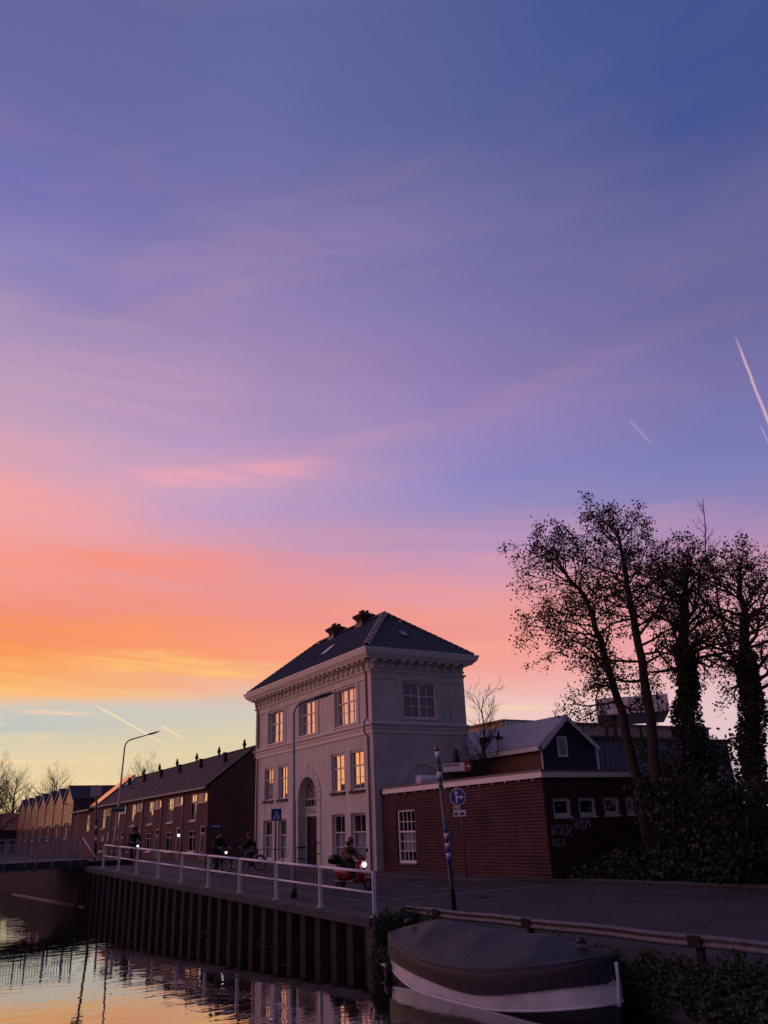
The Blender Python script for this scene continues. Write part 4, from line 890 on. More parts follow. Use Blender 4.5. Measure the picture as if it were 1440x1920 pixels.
    mb.loft([[(q.x, yy, q.z) for q in prof]+[(RDX*2-RX0+0.3, yy, EAV-0.05)] for yy in (y0-(0.12 if first else 0), y1+0.01)], False, False); rf_ = mb.build('roof', darktile, t)
    m2 = MB(); m2.tube([(RDX, y0-(0.12 if first else 0), RDG+0.0), (RDX, y1, RDG+0.0)], 0.10, 6); m2.build('ridge', darktile, rf_)
    m2 = MB(); m2.box(RX0-0.36, RX0-0.18, y0-(0.1 if first else 0), y1, EAV-0.16, EAV-0.02); m2.build('gutter', gutter_m, t)
    m2 = MB(); m2.tube([(RX0-0.08, y1-0.15, EAV-0.12), (RX0-0.08, y1-0.15, 0.1)], 0.055, 8); m2.build('downpipe', gutter_m, t, True)
    m2 = MB(); m2.lathe([(0.10, 0), (0.10, 0.25), (0.16, 0.30), (0.16, 0.42), (0.11, 0.50), (0.06, 0.75), (0.0, 0.78)], (RDX, y0+2.2, RDG), n=10); m2.build('ridge_vent', black_m, rf_)
    m2 = MB(); m2.box(RDX-1.35, RDX-1.05, y0+3.1, y0+3.4, RDG-1.2, RDG-0.15); m2.build('flue', chim_m, rf_)
    return t
TL = ['brick terrace house at the end of its row, next to the white house', 'brick terrace house second from the gable end of its row', 'brick terrace house third from the gable end of its row', 'brick terrace house fourth from the gable end, behind the tall street lamp', 'brick terrace house fifth from the gable end of its row', 'brick terrace house sixth from the gable end, next to a shiny copper-coloured roof strip']
T0 = terrace(RY0, TL[0], True)
T1 = terrace(RY0+UW, TL[1], False)
for k in range(2, NU):
    c = copy_tree(T1); c.location.y = RY0+UW*k; c['label'] = TL[k]
# street-name plate on the gable
m2 = MB(); q0 = ony(394.5, 1546.5, RY0-0.05); q1 = ony(415, 1553, RY0-0.05); m2.box(q0.x, q1.x, RY0-0.05, RY0-0.01, q1.z, q0.z); snp = tag(m2.build('street_name_plate', blue_sign, origin=(q0.x, RY0-0.05, q1.z)), 'blue street name plate on the brick gable wall', 'sign')
m2 = MB(); rl = random.Random(2)
u = q0.x+0.12
while u < q1.x-0.15:
    w_ = rl.uniform(0.05, 0.09); m2.box(u, u+w_, RY0-0.056, RY0-0.0505, q1.z+0.11, q1.z+rl.choice((0.17, 0.2))); u += w_+0.03
m2.build('lettering', white, snp)
# wall lamps by two doors
for i, (yy, lab) in enumerate(((RY0+UW+0.30, 'lit wall lamp by the door of the second terrace house'),)):
    wl = T('wall_lamp', lab, 'lamp', (RX0-0.12, yy, 2.0))
    m2 = MB(); m2.lathe([(0.0, -0.10), (0.07, -0.08), (0.09, 0.0), (0.07, 0.08), (0.0, 0.10)], (RX0-0.16, yy, 2.05), n=12); m2.build('globe', glow_w, wl, True)
    m2 = MB(); m2.box(RX0-0.10, RX0-0.0, yy-0.05, yy+0.05, 2.15, 2.22); m2.build('wall_bracket', black_m, wl)
# next building: shiny roof strip, low link, then the saw-tooth gables
LY0 = RY0+UW*NU
lk_ = T('link_house', 'low brick house with shiny copper-coloured roof edge between terrace and saw-tooth gables', 'house', (RX0, LY0, 0.2))
copper = mat('shiny_roof', (0.75, 0.55, 0.48), 0.14, 0.05, 1, metal=0.9)
m2 = MB(); m2.loft([[(RX0-0.35, y, EAV+0.10), (RDX, y, RDG+0.42), (RDX+0.1, y, RDG+0.2), (RX0-0.3, y, EAV-0.1)] for y in (LY0+0.02, LY0+3.2)]); m2.build('roof_strip', copper, lk_)
m2 = MB(); wall_panel(m2, 'x', RX0, LY0+0.02, 108.9, -0.2, 5.05, [(LY0+4.0, LY0+5.7, 2.9, 4.6)], 0.1); m2.build('wall', terr_brick, lk_)
window(lk_, 'x', RX0, LY0+4.0, LY0+5.7, 2.9, 4.6, 0.04, (0.5,), (0.7,), frame=0.09)
m2 = MB(); m2.box(RX0-0.3, RX0+8, LY0+3.3, 108.9, 5.06, 5.25); m2.build('flat_roof', darktile, lk_)
m2 = MB(); m2.box(RX0-0.42, RX0-0.302, LY0+3.3, 108.9, 5.04, 5.22); m2.build('gutter', gutter_m, lk_)
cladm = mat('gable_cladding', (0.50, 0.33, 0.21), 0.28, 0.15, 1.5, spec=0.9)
SY0, SWD = 109.1, 6.05
def sawhouse(y0, label):
    t = T('gabled_house', label, 'house', (RX0, y0, 0.2), 'saw-tooth row of gabled houses')
    y1 = y0+SWD-0.02; ym = (y0+y1)/2; ez, rz = 6.6, 8.30; D = 14
    m2 = MB(); up = (y0+2.9, y0+4.1, 2.2, 3.95); wall_panel(m2, 'x', RX0, y0, y1, -0.2, ez, [up], 0.1); m2.add([(RX0, y0, ez), (RX0, y1, ez), (RX0, ym, rz)], [(0, 1, 2)])
    m2.quad((RX0, y0, -0.2), (RX0+D, y0, -0.2), (RX0+D, y0, ez), (RX0, y0, ez)); m2.quad((RX0, y1, -0.2), (RX0+D, y1, -0.2), (RX0+D, y1, ez), (RX0, y1, ez)); m2.build('wall', terr_brick, t)
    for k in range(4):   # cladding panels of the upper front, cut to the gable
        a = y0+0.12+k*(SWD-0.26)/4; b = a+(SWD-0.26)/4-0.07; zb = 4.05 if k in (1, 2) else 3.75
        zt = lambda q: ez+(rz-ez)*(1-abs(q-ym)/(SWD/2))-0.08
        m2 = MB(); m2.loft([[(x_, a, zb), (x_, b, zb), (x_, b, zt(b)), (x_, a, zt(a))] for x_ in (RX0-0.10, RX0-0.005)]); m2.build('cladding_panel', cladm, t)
    w = window(t, 'x', RX0, *up, 0.03, (0.5,), (0.7,), frame=0.08, bar=0.06); m2 = MB(); m2.box(RX0-0.10, RX0+0.03, up[0]-0.05, up[1]+0.05, up[2]-0.10, up[2]-0.002); m2.build('sill', joinery, w)
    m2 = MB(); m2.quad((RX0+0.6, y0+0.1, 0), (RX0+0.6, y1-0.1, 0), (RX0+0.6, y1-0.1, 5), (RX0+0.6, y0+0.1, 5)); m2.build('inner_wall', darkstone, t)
    for sgn in (-1, 1):
        ye = ym+sgn*(SWD/2); m2 = MB(); m2.loft([[(x_, ye, ez+0.02), (x_, ym, rz+0.04), (x_, ym, rz+0.16), (x_, ye, ez+0.14)] for x_ in (RX0-0.22, RX0+D)]); m2.build('roof', darktile, t)
        m2 = MB(); m2.loft([[(x_, ye, ez-0.10), (x_, ym, rz-0.08), (x_, ym, rz+0.10), (x_, ye, ez+0.08)] for x_ in (RX0-0.30, RX0-0.225)]); m2.build('verge_board', joinery, t)
    m2 = MB(); m2.tube([(RX0-0.14, y1-0.05, ez), (RX0-0.14, y1-0.05, 0.1)], 0.06, 6); m2.build('downpipe', gutter_m, t)
    return t
SL = ['saw-tooth gabled house at the end of its row, beside the low link house', 'second saw-tooth gabled house from the low link house', 'third saw-tooth gabled house from the low link house', 'fourth saw-tooth gabled house from the low link house', 'fifth saw-tooth gabled house from the low link house', 'sixth saw-tooth gabled house from the low link house', 'saw-tooth gabled house at the far end of its row, beside bare trees']
S0 = sawhouse(SY0, SL[0])
for k in range(1, 7):
    c = copy_tree(S0); c.location.y = SY0+SWD*k; c['label'] = SL[k]
m2 = MB(); m2.tube([(RX0-0.3, SY0+0.1, 6.75), (RX0-0.3, SY0-0.9, 6.55), (RX0-0.3, SY0-1.3, 7.05)], 0.05, 6)
cot = T('cottage', 'small dark cottage with red tiled roof beyond the saw-tooth houses', 'house', (14, 170, 0.2))
m2 = MB(); m2.box(15, 24, 168, 178, -0.2, 4.2); m2.build('wall', terr_brick, cot)
m2 = MB(); m2.loft([[(x_, 167.5, 4.2), (x_, 173, 7.2), (x_, 178.5, 4.2)] for x_ in (14.6, 24.4)]); m2.build('roof', mat('red_tile', (0.32, 0.10, 0.06), 0.7, 0.2, 2), cot)
# houses on the opposite bank, outside the frame: they are what the lower windows mirror
for k in range(-5, 9):
    y0 = 62+k*21
    t = T('bank_house', 'plain brick house block with dark roof on the opposite canal bank', 'house', (-18, y0, 0.3), 'houses on the opposite bank')
    hh = (6.6, 5.9, 6.8, 6.2)[k % 4]
    m2 = MB(); m2.box(-27, -18, y0, y0+20, 0.2, hh-1.2); m2.build('wall', terr_brick, t)
    m2 = MB(); m2.loft([[(-27.4, yy, hh-1.2), (-22.5, yy, hh+1.9), (-17.6, yy, hh-1.2)] for yy in (y0-0.1, y0+20.1)]); m2.build('roof', darktile, t)

# ------------------------------------------------------------------ footbridge over the canal
YB, DZ = 46.5, 1.02
br = T('footbridge', 'steel footbridge with grey baluster railings spanning the canal', 'bridge', (9.9, YB, DZ))
m2 = MB(); m2.box(-5, 10.1, YB, YB+5.5, DZ-0.06, DZ); m2.build('deck', paving, br)
m2 = MB(); m2.box(-5, 10.1, YB-0.03, YB+0.12, DZ-0.36, DZ-0.061); m2.box(-5, 10.1, YB+5.4, YB+5.53, DZ-0.36, DZ-0.061)
for k in range(7): m2.box(-4.5+k*2.2, -4.3+k*2.2, YB+0.12, YB+5.4, DZ-0.34, DZ-0.062)
m2.build('girders', steel_dark, br)
m2 = MB(); m2.box(9.75, 12.4, YB+0.0, YB+5.5, -1.9, 0.93); m2.build('abutment', MATS['canal_brick'], br)
bgrey = mat('bridge_grey', (0.30, 0.30, 0.36), 0.45, 0.12, 4, metal=0.2)
bx_ = [ony(p, 1612, YB-0.08).x for p in (-40, 8, 47, 67, 99, 133, 150)]
for x_ in bx_:
    m2 = MB(); m2.bbox(x_-0.035, x_+0.035, YB-0.12, YB-0.05, DZ-0.10, DZ+1.05, 0.005); m2.build('post', bgrey, br)
for x_ in bx_[1:-1]:
    m2 = MB(); m2.loft([[(x_-0.10, YB-0.03, DZ-0.08), (x_+0.10, YB-0.03, DZ-0.08), (x_+0.10, YB-0.16, DZ-0.08), (x_-0.10, YB-0.16, DZ-0.08)], [(x_-0.10, YB-0.03, DZ-0.42), (x_+0.10, YB-0.03, DZ-0.42), (x_+0.10, YB-0.10, DZ-0.38), (x_-0.10, YB-0.10, DZ-0.38)]]); m2.build('post_bracket', galv, br)
for yy in (YB-0.085, YB+5.55):
    m2 = MB(); m2.tube([(-5, yy, DZ+1.07), (bx_[-1]+0.02, yy, DZ+1.06)], 0.026, 8); m2.build('hand_rail', bgrey, br, True)
    for z in (0.86, 0.16):
        m2 = MB(); m2.box(-5, bx_[-1], yy-0.012, yy+0.012, DZ+z-0.02, DZ+z+0.02); m2.build('rail_bar', bgrey, br)
    x_ = bx_[-1]-0.12; nb = 0
    while x_ > 3.6:
        m2 = MB(); m2.box(x_-0.013, x_+0.013, yy-0.010, yy+0.010, DZ+0.18, DZ+0.84); m2.build('baluster', bgrey, br); x_ -= 0.125
    if yy > YB:
        for x_ in (9.6, 8.3, 7.0, 5.7, 4.4): m2 = MB(); m2.box(x_-0.03, x_+0.03, yy-0.03, yy+0.03, DZ-0.1, DZ+1.05); m2.build('post', bgrey, br)
e0 = Vector((bx_[-1]+0.02, YB-0.085, DZ+1.06)); e1 = rail_pt(187, 1617)
m2 = MB(); m2.tube([e0, e1+Vector((-0.05, 0.3, 0.12))], 0.028, 8); m2.build('sloping_rail', railpaint, br, True)

# ------------------------------------------------------------------ lamps, poles, signs
def street_lamp(label, base, h, arm_dir, arm, tilt_, r0=0.075, rise=0.30, head=0.75):
    t = T('street_lamp', label, 'street lamp', base, 'street lamps'); B = Vector(base); up = (Vector((0, 0, 1))+Vector(tilt_)).normalized(); ad_ = Vector(arm_dir).normalized()
    m2 = MB(); m2.lathe([(r0*1.25, 0), (r0*1.25, h*0.16), (r0, h*0.17), (r0*0.95, h*0.45), (r0*0.75, h*0.455), (r0*0.55, h*0.9)], B, d=up, n=12); m2.build('pole', lampgrey, t, True)
    m2 = MB(); m2.lathe([(r0*1.3, 0.0), (r0*1.3, 0.28)], B, d=up, n=12); m2.build('foot_sleeve', black_m, t, True)
    p = B+up*h*0.9; pts = []
    for k in range(9):
        a = (PI/2-0.22)*k/8; R_ = h*0.075
        pts.append(p+up*(R_*math.sin(a))+ad_*(R_*(1-math.cos(a))))
    d = (pts[-1]-pts[-2]).normalized(); end = pts[-1]+d*arm
    m2 = MB(); m2.tube(pts+[end], [r0*0.55]*9+[r0*0.42], 8); m2.build('arm', lampgrey, t, True)
    m2 = MB(); s_ = d.cross(Vector((0, 0, 1))).normalized(); n_ = s_.cross(d).normalized(); rings = []
    for q, w_, hh in ((0, 0.04, 0.035), (0.10, 0.07, 0.05), (0.3, 0.12, 0.065), (0.65, 0.11, 0.055), (0.92, 0.06, 0.035), (1.0, 0.02, 0.015)):
        c = end+d*(q*head); rings.append([c+s_*w_*math.cos(2*PI*k/10)+n_*hh*math.sin(2*PI*k/10) for k in range(10)])
    m2.loft(rings); hd = m2.build('lamp_head', steel_dark, t, True)
    m2 = MB(); m2.obox(end+d*head*0.45-n_*0.06, d, s_, n_, head*0.28, 0.08, 0.012); m2.build('lens', joinery, hd)
    return t
b = ground_hit(551, 1683); street_lamp('tall grey lamp with its black foot just behind the pale quay railing', b, 6.25, (0.9, -0.2, 0), 0.35, (-0.004, 0.0, 0), 0.075)
b = Vector((15.0, 61.5, g(15, 61.5))); street_lamp('tall grey street lamp leaning in front of the terrace houses', b, 8.25, (0.95, 0.1, 0), 1.15, (0.030, 0, 0), 0.09, head=1.0)
b = Vector((20.0, 73.5, g(20, 73.5))); street_lamp('low thin street lamp with its arm turned back over the terrace pavement', b, 5.6, (-0.9, 0.35, 0), 0.5, (0.01, 0, 0), 0.05, head=0.5)
b = Vector((19.6, 97.0, g(19.6, 97))); street_lamp('low thin street lamp in front of the saw-tooth houses', b, 5.2, (-0.9, 0.35, 0), 0.9, (0.01, 0, 0), 0.05, head=0.6)
# small street boards on the leaning lamp
m2 = MB(); q0 = ony(211, 1512, 61.3); q1 = ony(234, 1522, 61.3); m2.box(q0.x, q1.x, 61.28, 61.32, q1.z, q0.z); sb_ = tag(m2.build('lamp_sign', mat('green_board', (0.05, 0.09, 0.075), 0.5), origin=(q0.x, 61.3, q1.z)), 'small dark green signboard fixed to the leaning street lamp', 'sign')
m2 = MB()
for k in range(7): m2.box(q0.x+0.10+k*0.11, q0.x+0.17+k*0.11, 61.272, 61.279, q1.z+0.2, q1.z+0.3)
m2.build('lettering', joinery, sb_)
# four-panel bridge sign on a striped pole
Yp = 48.6; pb = ony(180, 1600, Yp); pb.z = g(pb.x, Yp)
fp = T('bridge_signpost', 'striped pole carrying four square pinkish panels beside the footbridge', 'signpost', pb, 'signposts')
ptop = ony(181.5, 1472, Yp)
m2 = MB(); m2.tube([pb, ptop], 0.06, 10); m2.build('pole', galv, fp, True)
for k in range(5):
    m2 = MB(); c = pb+(ptop-pb)*(0.20+0.075*k); d = (ptop-pb).normalized(); m2.tube([c, c+d*0.16], 0.063, 10); m2.build('stripe', black_m if k % 2 == 0 else white, fp)
m2 = MB(); c = pb; m2.tube([pb+Vector((0, 0, 0.0)), pb+(ptop-pb)*0.19], 0.07, 10); m2.build('black_base', black_m, fp)
pm_ = mat('panel_back', (0.62, 0.47, 0.44), 0.25, 0.08, 3, metal=0.5)
for i, (pxa, pya) in enumerate(((171.5, 1474.5), (181.8, 1473), (171, 1484.5), (181.3, 1483))):
    qa = ony(pxa, pya, Yp-0.1); m2 = MB(); m2.bbox(qa.x, qa.x+0.27, Yp-0.12, Yp-0.10, qa.z-0.27, qa.z, 0.006); pan = m2.build('panel', pm_, fp)
# pedestrian-crossing sign
cb_ = Vector((14.22, 32.35, g(14.22, 32.35)))
cs_ = T('crossing_sign', 'blue square pedestrian crossing sign on a thin dark pole before the house', 'sign', cb_, 'traffic signs')
m2 = MB(); m2.tube([cb_, cb_+Vector((0.0, 0, 2.75-cb_.z))], 0.035, 8); m2.build('pole', steel_dark, cs_, True)
m2 = MB(); m2.bbox(14.0, 14.44, 32.28, 32.31, 2.38, 2.83, 0.008); bd = m2.build('board', blue_sign, cs_)
m2 = MB(); m2.add([(14.06, 32.276, 2.47), (14.38, 32.276, 2.47), (14.22, 32.276, 2.76)], [(0, 1, 2)]); m2.build('white_triangle', white, bd)
m2 = MB(); yq = 32.272; m2.add([(14.205, yq, 2.69), (14.235, yq, 2.69), (14.235, yq, 2.66), (14.205, yq, 2.66)], [(0, 1, 2, 3)])
for a, b_ in (((14.22, 2.655), (14.21, 2.57)), ((14.21, 2.57), (14.17, 2.49)), ((14.21, 2.57), (14.26, 2.49)), ((14.22, 2.63), (14.18, 2.58)), ((14.22, 2.63), (14.26, 2.59))):
    t = Vector((b_[0]-a[0], 0, b_[1]-a[1])); m2.obox(((a[0]+b_[0])/2, yq, (a[1]+b_[1])/2), t, (0, 1, 0), t.cross(Vector((0, 1, 0))), t.length/2+0.006, 0.001, 0.012)
m2.build('walking_figure', black_m, bd)
for k in range(5): m2 = MB(); m2.box(14.05+k*0.07, 14.09+k*0.07, 32.273, 32.277, 2.42, 2.45); m2.build('crossing_bar', white, bd)
# round blue direction sign with sub-plates
rbp = Vector((20.24, 27.86, g(20.24, 27.86)+0.08)); rs_ = T('round_sign', 'round blue sign with white straight-on and right-turn arrows on a leaning pole', 'sign', rbp, 'traffic signs')
rc = onx(859, 1494, 20.2)
rb_top = Vector((20.22, rc.y-0.06, rc.z+0.25))
m2 = MB(); m2.tube([rbp, rb_top], 0.03, 8); m2.build('pole', galv, rs_, True)
nrm = Vector((-0.80, -0.60, 0)).normalized(); rt = Vector((0.60, -0.80, 0)); up = Vector((0, 0, 1))
def disc(c, r, th, n=28):
    m2 = MB(); m2.lathe([(0.0, 0), (r, 0), (r, th), (0.0, th)], c, d=nrm, n=n); return m2
ctr = rc+nrm*0.05
disc(ctr, 0.33, 0.02).build('disc', white, rs_); disc(ctr+nrm*0.021, 0.305, 0.006).build('blue_face', blue_sign, rs_)
def decal(lines, w_, c, m, parent, name, off=0.032):
    m2 = MB()
    for (a, b), (d, e) in lines:
        p, q = c+rt*a+up*b+nrm*off, c+rt*d+up*e+nrm*off; t = q-p; m2.obox((p+q)/2, t, nrm, t.cross(nrm), t.length/2, 0.002, w_/2)
    return m2.build(name, m, parent)
decal([((-0.05, -0.24), (-0.05, 0.15)), ((-0.05, -0.02), (0.14, -0.02))], 0.05, ctr, white, rs_, 'arrow_shafts')
m2 = MB()
for (a, b, c_, d, e, f_) in ((-0.14, 0.10, 0.04, 0.10, -0.05, 0.26), (0.12, 0.07, 0.12, -0.11, 0.25, -0.02)):
    m2.add([ctr+rt*a+up*b+nrm*0.034, ctr+rt*c_+up*d+nrm*0.034, ctr+rt*e+up*f_+nrm*0.034], [(0, 1, 2)])
m2.build('arrow_heads', white, rs_)
for (dz_, dw, hw, hh, nm) in ((-0.41, -0.08, 0.15, 0.07, 'upper_plate'), (-0.62, 0.03, 0.26, 0.12, 'sub_plate')):
    c = rc+nrm*0.05+up*dz_+rt*dw; m2 = MB(); m2.obox(c, rt, nrm, up, hw, 0.01, hh); pl = m2.build(nm, joinery, rs_)
    m2 = MB()
    for sx_ in (-0.55, 0.45):   # little two-wheel pictograms
        for q in (-0.14, 0.14):
            cc = c+rt*(sx_*hw+q*hw*1.2)-up*hh*0.25+nrm*0.012; m2.lathe([(hh*0.26, 0), (hh*0.36, 0), (hh*0.36, 0.003), (hh*0.26, 0.003)], cc, d=nrm, n=12)
        m2.obox(c+rt*sx_*hw+up*hh*0.1+nrm*0.012, rt, nrm, up, hw*0.18, 0.002, hh*0.09)
    m2.build('pictogram', black_m, pl)
# direction signpost by the guard rail
sb0 = Vector((12.62, 17.95, -0.22)); stp = onx(818.5, 1400, 12.62)
sg = T('direction_signpost', 'blue and white striped cycle signpost with red cap and pointing arm', 'signpost', sb0, 'signposts')
sd = (stp-sb0); SLn = sd.length; sdn = sd.normalized()
def seg(a, b, r, nm, m): m2 = MB(); m2.tube([sb0+sdn*a, sb0+sdn*b], r, 14); return m2.build(nm, m, sg, True)
seg(0, SLn-0.28, 0.052, 'pole', galv); seg(0, 1.32, 0.058, 'black_base', black_m)
z_ = 1.321
for k in range(7):
    # slanted bands
    m2 = MB(); rings = []
    for zz in (z_, z_+0.115):
        rings.append([sb0+sdn*(zz+0.045*math.cos(2*PI*q/14-0.6))+Vector((0.0585*math.cos(2*PI*q/14), 0.0585*math.sin(2*PI*q/14), 0)) for q in range(14)])
    m2.loft(rings); m2.build('stripe', (blue_sign if k % 2 == 0 else white), sg, True); z_ += 0.1155
seg(SLn-0.28, SLn-0.13, 0.058, 'white_cap', white); seg(SLn-0.129, SLn, 0.058, 'red_cap', red_m)
for zz in (SLn-0.42, SLn-0.62, SLn-0.85, SLn-1.02): seg(zz, zz+0.035, 0.064, 'clamp', steel_dark)
seg(SLn-0.80, SLn-0.64, 0.068, 'arm_socket', joinery)
ar_d = Vector((0.62, -0.785, 0)).normalized(); ar_n = Vector((-0.785, -0.62, 0)); ac = sb0+sdn*(SLn-0.55)
a0c = ac+ar_d*0.10+ar_n*0.02
def arm_poly(u0, u1, v0, v1, nm, m, off, point=0.0, par=None):
    base = a0c+ar_n*off; pl = [(u0, v0), (u1, v0)]+([(u1+point, (v0+v1)/2)] if point else [])+[(u1, v1), (u0, v1)]
    m2 = MB(); m2.loft([[base+ar_d*u+up*v for u, v in pl], [base+ar_n*0.006+ar_d*u+up*v for u, v in pl]]); return m2.build(nm, m, par or sg)
arm_ = arm_poly(0, 0.72, -0.125, 0.125, 'sign_arm', steel_dark, 0.0, 0.09)
arm_poly(0.015, 0.60, -0.105, 0.105, 'white_face', joinery, 0.007, 0, arm_); arm_poly(0.602, 0.72, -0.125, 0.125, 'red_tip', red_m, 0.0075, 0.085, arm_)
m2 = MB(); u = 0.05; rl = random.Random(11)
while u < 0.46:      # destination name: too blurred in the photograph to read
    w_ = rl.uniform(0.018, 0.032); c = a0c+ar_n*0.0145+ar_d*(u+w_/2)+up*0.055; m2.obox(c, ar_d, ar_n, up, w_/2, 0.001, rl.choice((0.016, 0.02, 0.026))); u += w_+0.009
m2.build('lettering', steel_dark, arm_)
m2 = MB()
for (a, b), (d, e) in (((0.63, 0), (0.73, 0)), ((0.69, 0.045), (0.735, 0)), ((0.69, -0.045), (0.735, 0))):
    p, q = a0c+ar_n*0.0165+ar_d*a+up*b, a0c+ar_n*0.0165+ar_d*d+up*e; t = q-p; m2.obox((p+q)/2, t, ar_n, t.cross(ar_n), t.length/2, 0.001, 0.009)
m2.build('arrow', white, arm_)

# ------------------------------------------------------------------ guard rail beside the road
gr = T('guard_rail', 'low galvanised guard rail on dark posts along the overgrown bank', 'guard rail', (12.2, 19.5, -0.25))
wprof = [(0.0, -0.155), (0.035, -0.15), (0.075, -0.11), (0.078, -0.06), (0.02, -0.02), (0.02, 0.02), (0.078, 0.06), (0.075, 0.11), (0.035, 0.15), (0.0, 0.155)]
yy = 19.5; kk = 0
while yy > 1:
    y2 = yy-3.7
    m2 = MB(); rings = []
    for q in range(6):
        y_ = yy+(y2-yy)*q/5; wob = 0.012*math.sin(y_*2.1); rings.append([(12.2-u*0.7+wob, y_, -0.03+v*0.66+wob*0.8) for u, v in wprof])
    m2.loft(rings, False, False); m2.build('beam', galv, gr, True)
    yy = y2+0.12
for y_ in (18.1, 14.75, 10.45, 6.5, 2.5):
    m2 = MB(); m2.bbox(12.215, 12.31, y_-0.06, y_+0.06, -0.9, 0.06, 0.01); m2.build('post', rust, gr)
    m2 = MB(); m2.box(12.125, 12.135, y_-0.13, y_+0.13, -0.125, 0.065); m2.build('joint_plate', rust, gr)
m2 = MB(); m2.lathe([(0.0, 0), (0.09, 0.0), (0.10, 0.03), (0.09, 0.06), (0, 0.06)], (12.13, 19.5, -0.05), axis='y', n=12); m2.build('end_cap', galv, gr)

# ------------------------------------------------------------------ the covered boat
bo = T('covered_boat', 'white launch moored by the bank under a dark tarpaulin', 'boat', (10.75, 14.2, WATER), None)
BA, BB = Vector((11.0, 11.20, 0)), Vector((10.82, 17.35, 0)); bl = (BB-BA).length; bt = (BB-BA).normalized(); bn = Vector((bt.y, -bt.x, 0))   # bn to +x side
def hb(t):   # half beam along the length, bow t=0
    return 1.10*(max(0.0, 1-(1-min(1, t/0.42))**2.1))**0.62 if t < 0.42 else 1.10*(1-0.60*((t-0.42)/0.58)**2.3)
NS = 28; ts = [k/NS for k in range(NS+1)]
def sheer(t): return -0.58+0.36*(1-t/0.55)**2 if t < 0.55 else -0.58+0.30*((t-0.55)/0.45)**2
def wl_low(t): return -1.10+0.24*max(0, 1-t/0.4)**1.6+0.18*max(0, (t-0.7)/0.3)**1.6
def pt(t, s, z, scale=1.0):
    c = BA+bt*(bl*t); return (c.x+bn.x*s*hb(t)*scale, c.y+bn.y*s*hb(t)*scale, z)
def side_rows(zf, sc, s): return [[pt(t, s, zf_(t), sc_) for t in ts] for zf_, sc_ in zip(zf, sc)]
hull_w = mat('hull_white', (0.60, 0.60, 0.61), 0.35, 0.22, 2.5)
for s in (-1, 1):
    m2 = MB(); m2.loft(side_rows((lambda t: wl_low(t)-0.02, lambda t: wl_low(t)+0.16, lambda t: sheer(t)-0.10), (0.93, 0.985, 1.0), s), False, False); m2.build('hull_side', hull_w, bo, True)
    m2 = MB(); m2.loft(side_rows((lambda t: -1.5, lambda t: wl_low(t)-0.10, lambda t: wl_low(t)-0.021), (0.5, 0.90, 0.935), s), False, False); m2.build('hull_bottom', mat('antifoul', (0.02, 0.02, 0.025), 0.6), bo, True)
    m2 = MB(); m2.tube([pt(t, s, wl_low(t)-0.02, 0.955) for t in ts], 0.022, 6); m2.build('rubbing_strake', joinery, bo, True)
m2 = MB(); m2.add([pt(1, s, z, sc) for s, z, sc in ((-1, -1.3, 0.6), (1, -1.3, 0.6), (1, sheer(1), 1.0), (-1, sheer(1), 1.0))], [(0, 1, 2, 3)]); m2.build('transom', hull_w, bo)
m2 = MB(); m2.tube([(BA.x, BA.y-0.01, -0.92), (BA.x, BA.y-0.04, -0.6), (BA.x, BA.y-0.05, -0.28)], 0.035, 8); m2.build('stem_post', white, bo, True)
tarp = mat('tarpaulin', (0.014, 0.014, 0.020), 0.55, 0.35, 1.2, 0.45, 4)
# cover: skirt over the side, then tent up to the ridge
ridge_pts = [(-0.004, -0.16), (0.08, -0.10), (0.24, 0.04), (0.50, 0.05), (0.77, 0.13), (0.90, -0.02), (1.012, -0.16)]
def rz_(t):
    for (a, za), (b, zb) in zip(ridge_pts[:-1], ridge_pts[1:]):
        if a <= t <= b: return za+(zb-za)*(t-a)/(b-a)
    return ridge_pts[-1][1]
m2 = MB(); rows_ = []; rt_ = random.Random(4)
prof_s = [-1.03, -1.035, -1.02, -0.86, -0.66, -0.44, -0.2, 0, 0.2, 0.44, 0.66, 0.86, 1.02, 1.035, 1.03]
NT = 56
for k in range(NT+1):
    t = k/NT; row = []; zs = sheer(t)+0.03; zr = rz_(t)+0.0; zl = wl_low(t)+0.24+0.05*math.sin(t*9+1)
    for s in prof_s:
        a = abs(s)
        if s in (-1.03, 1.03): z = zl
        elif a > 1.03: z = (zl+zs)/2
        elif a > 1.0: z = zs
        else:
            q = 1-a/1.02; z = zs+(zr-zs)*(q**0.92)-0.05*math.sin(PI*q)*abs(math.sin(PI*(t-0.24)/0.265))
            z += (0.016*math.sin(t*31+s*7)+0.010*math.sin(t*67-s*13)+0.006*math.sin(t*140+s*4))*min(1, q*4)
        c = BA+bt*(bl*(t*1.02-0.008)); h_ = max(hb(min(1, max(0.004, t))), 0.05); row.append((c.x+bn.x*s*h_, c.y+bn.y*s*h_, z))
    rows_.append(row)
m2.loft(rows_, False, False)
m2.add(rows_[-1], [tuple(range(len(prof_s)))]); m2.add(rows_[0], [tuple(range(len(prof_s)))])
cv = m2.build('cover', tarp, bo, True)
sol = cv.modifiers.new('sew', 'SUBSURF'); sol.levels = 1; sol.render_levels = 1
for s in (-1, 1):
    m2 = MB(); m2.tube([pt(t*1.02-0.008 if t > 0.01 else 0.0, s, sheer(t)+0.045, 1.03) for t in ts], 0.012, 5); m2.build('hem_cord', tarp, bo, True)
for (t, s, zo) in ((0.10, -0.12, 0.03), (0.93, -0.35, 0.03)):
    c = Vector(pt(t, s, rz_(t)*0.75+sheer(t)*0.25+0.10)); m2 = MB(); m2.lathe([(0.10, 0), (0.085, 0.05), (0.04, 0.09), (0.0, 0.10)], c, n=10); m2.build('mooring_boot', black_m, bo, True)
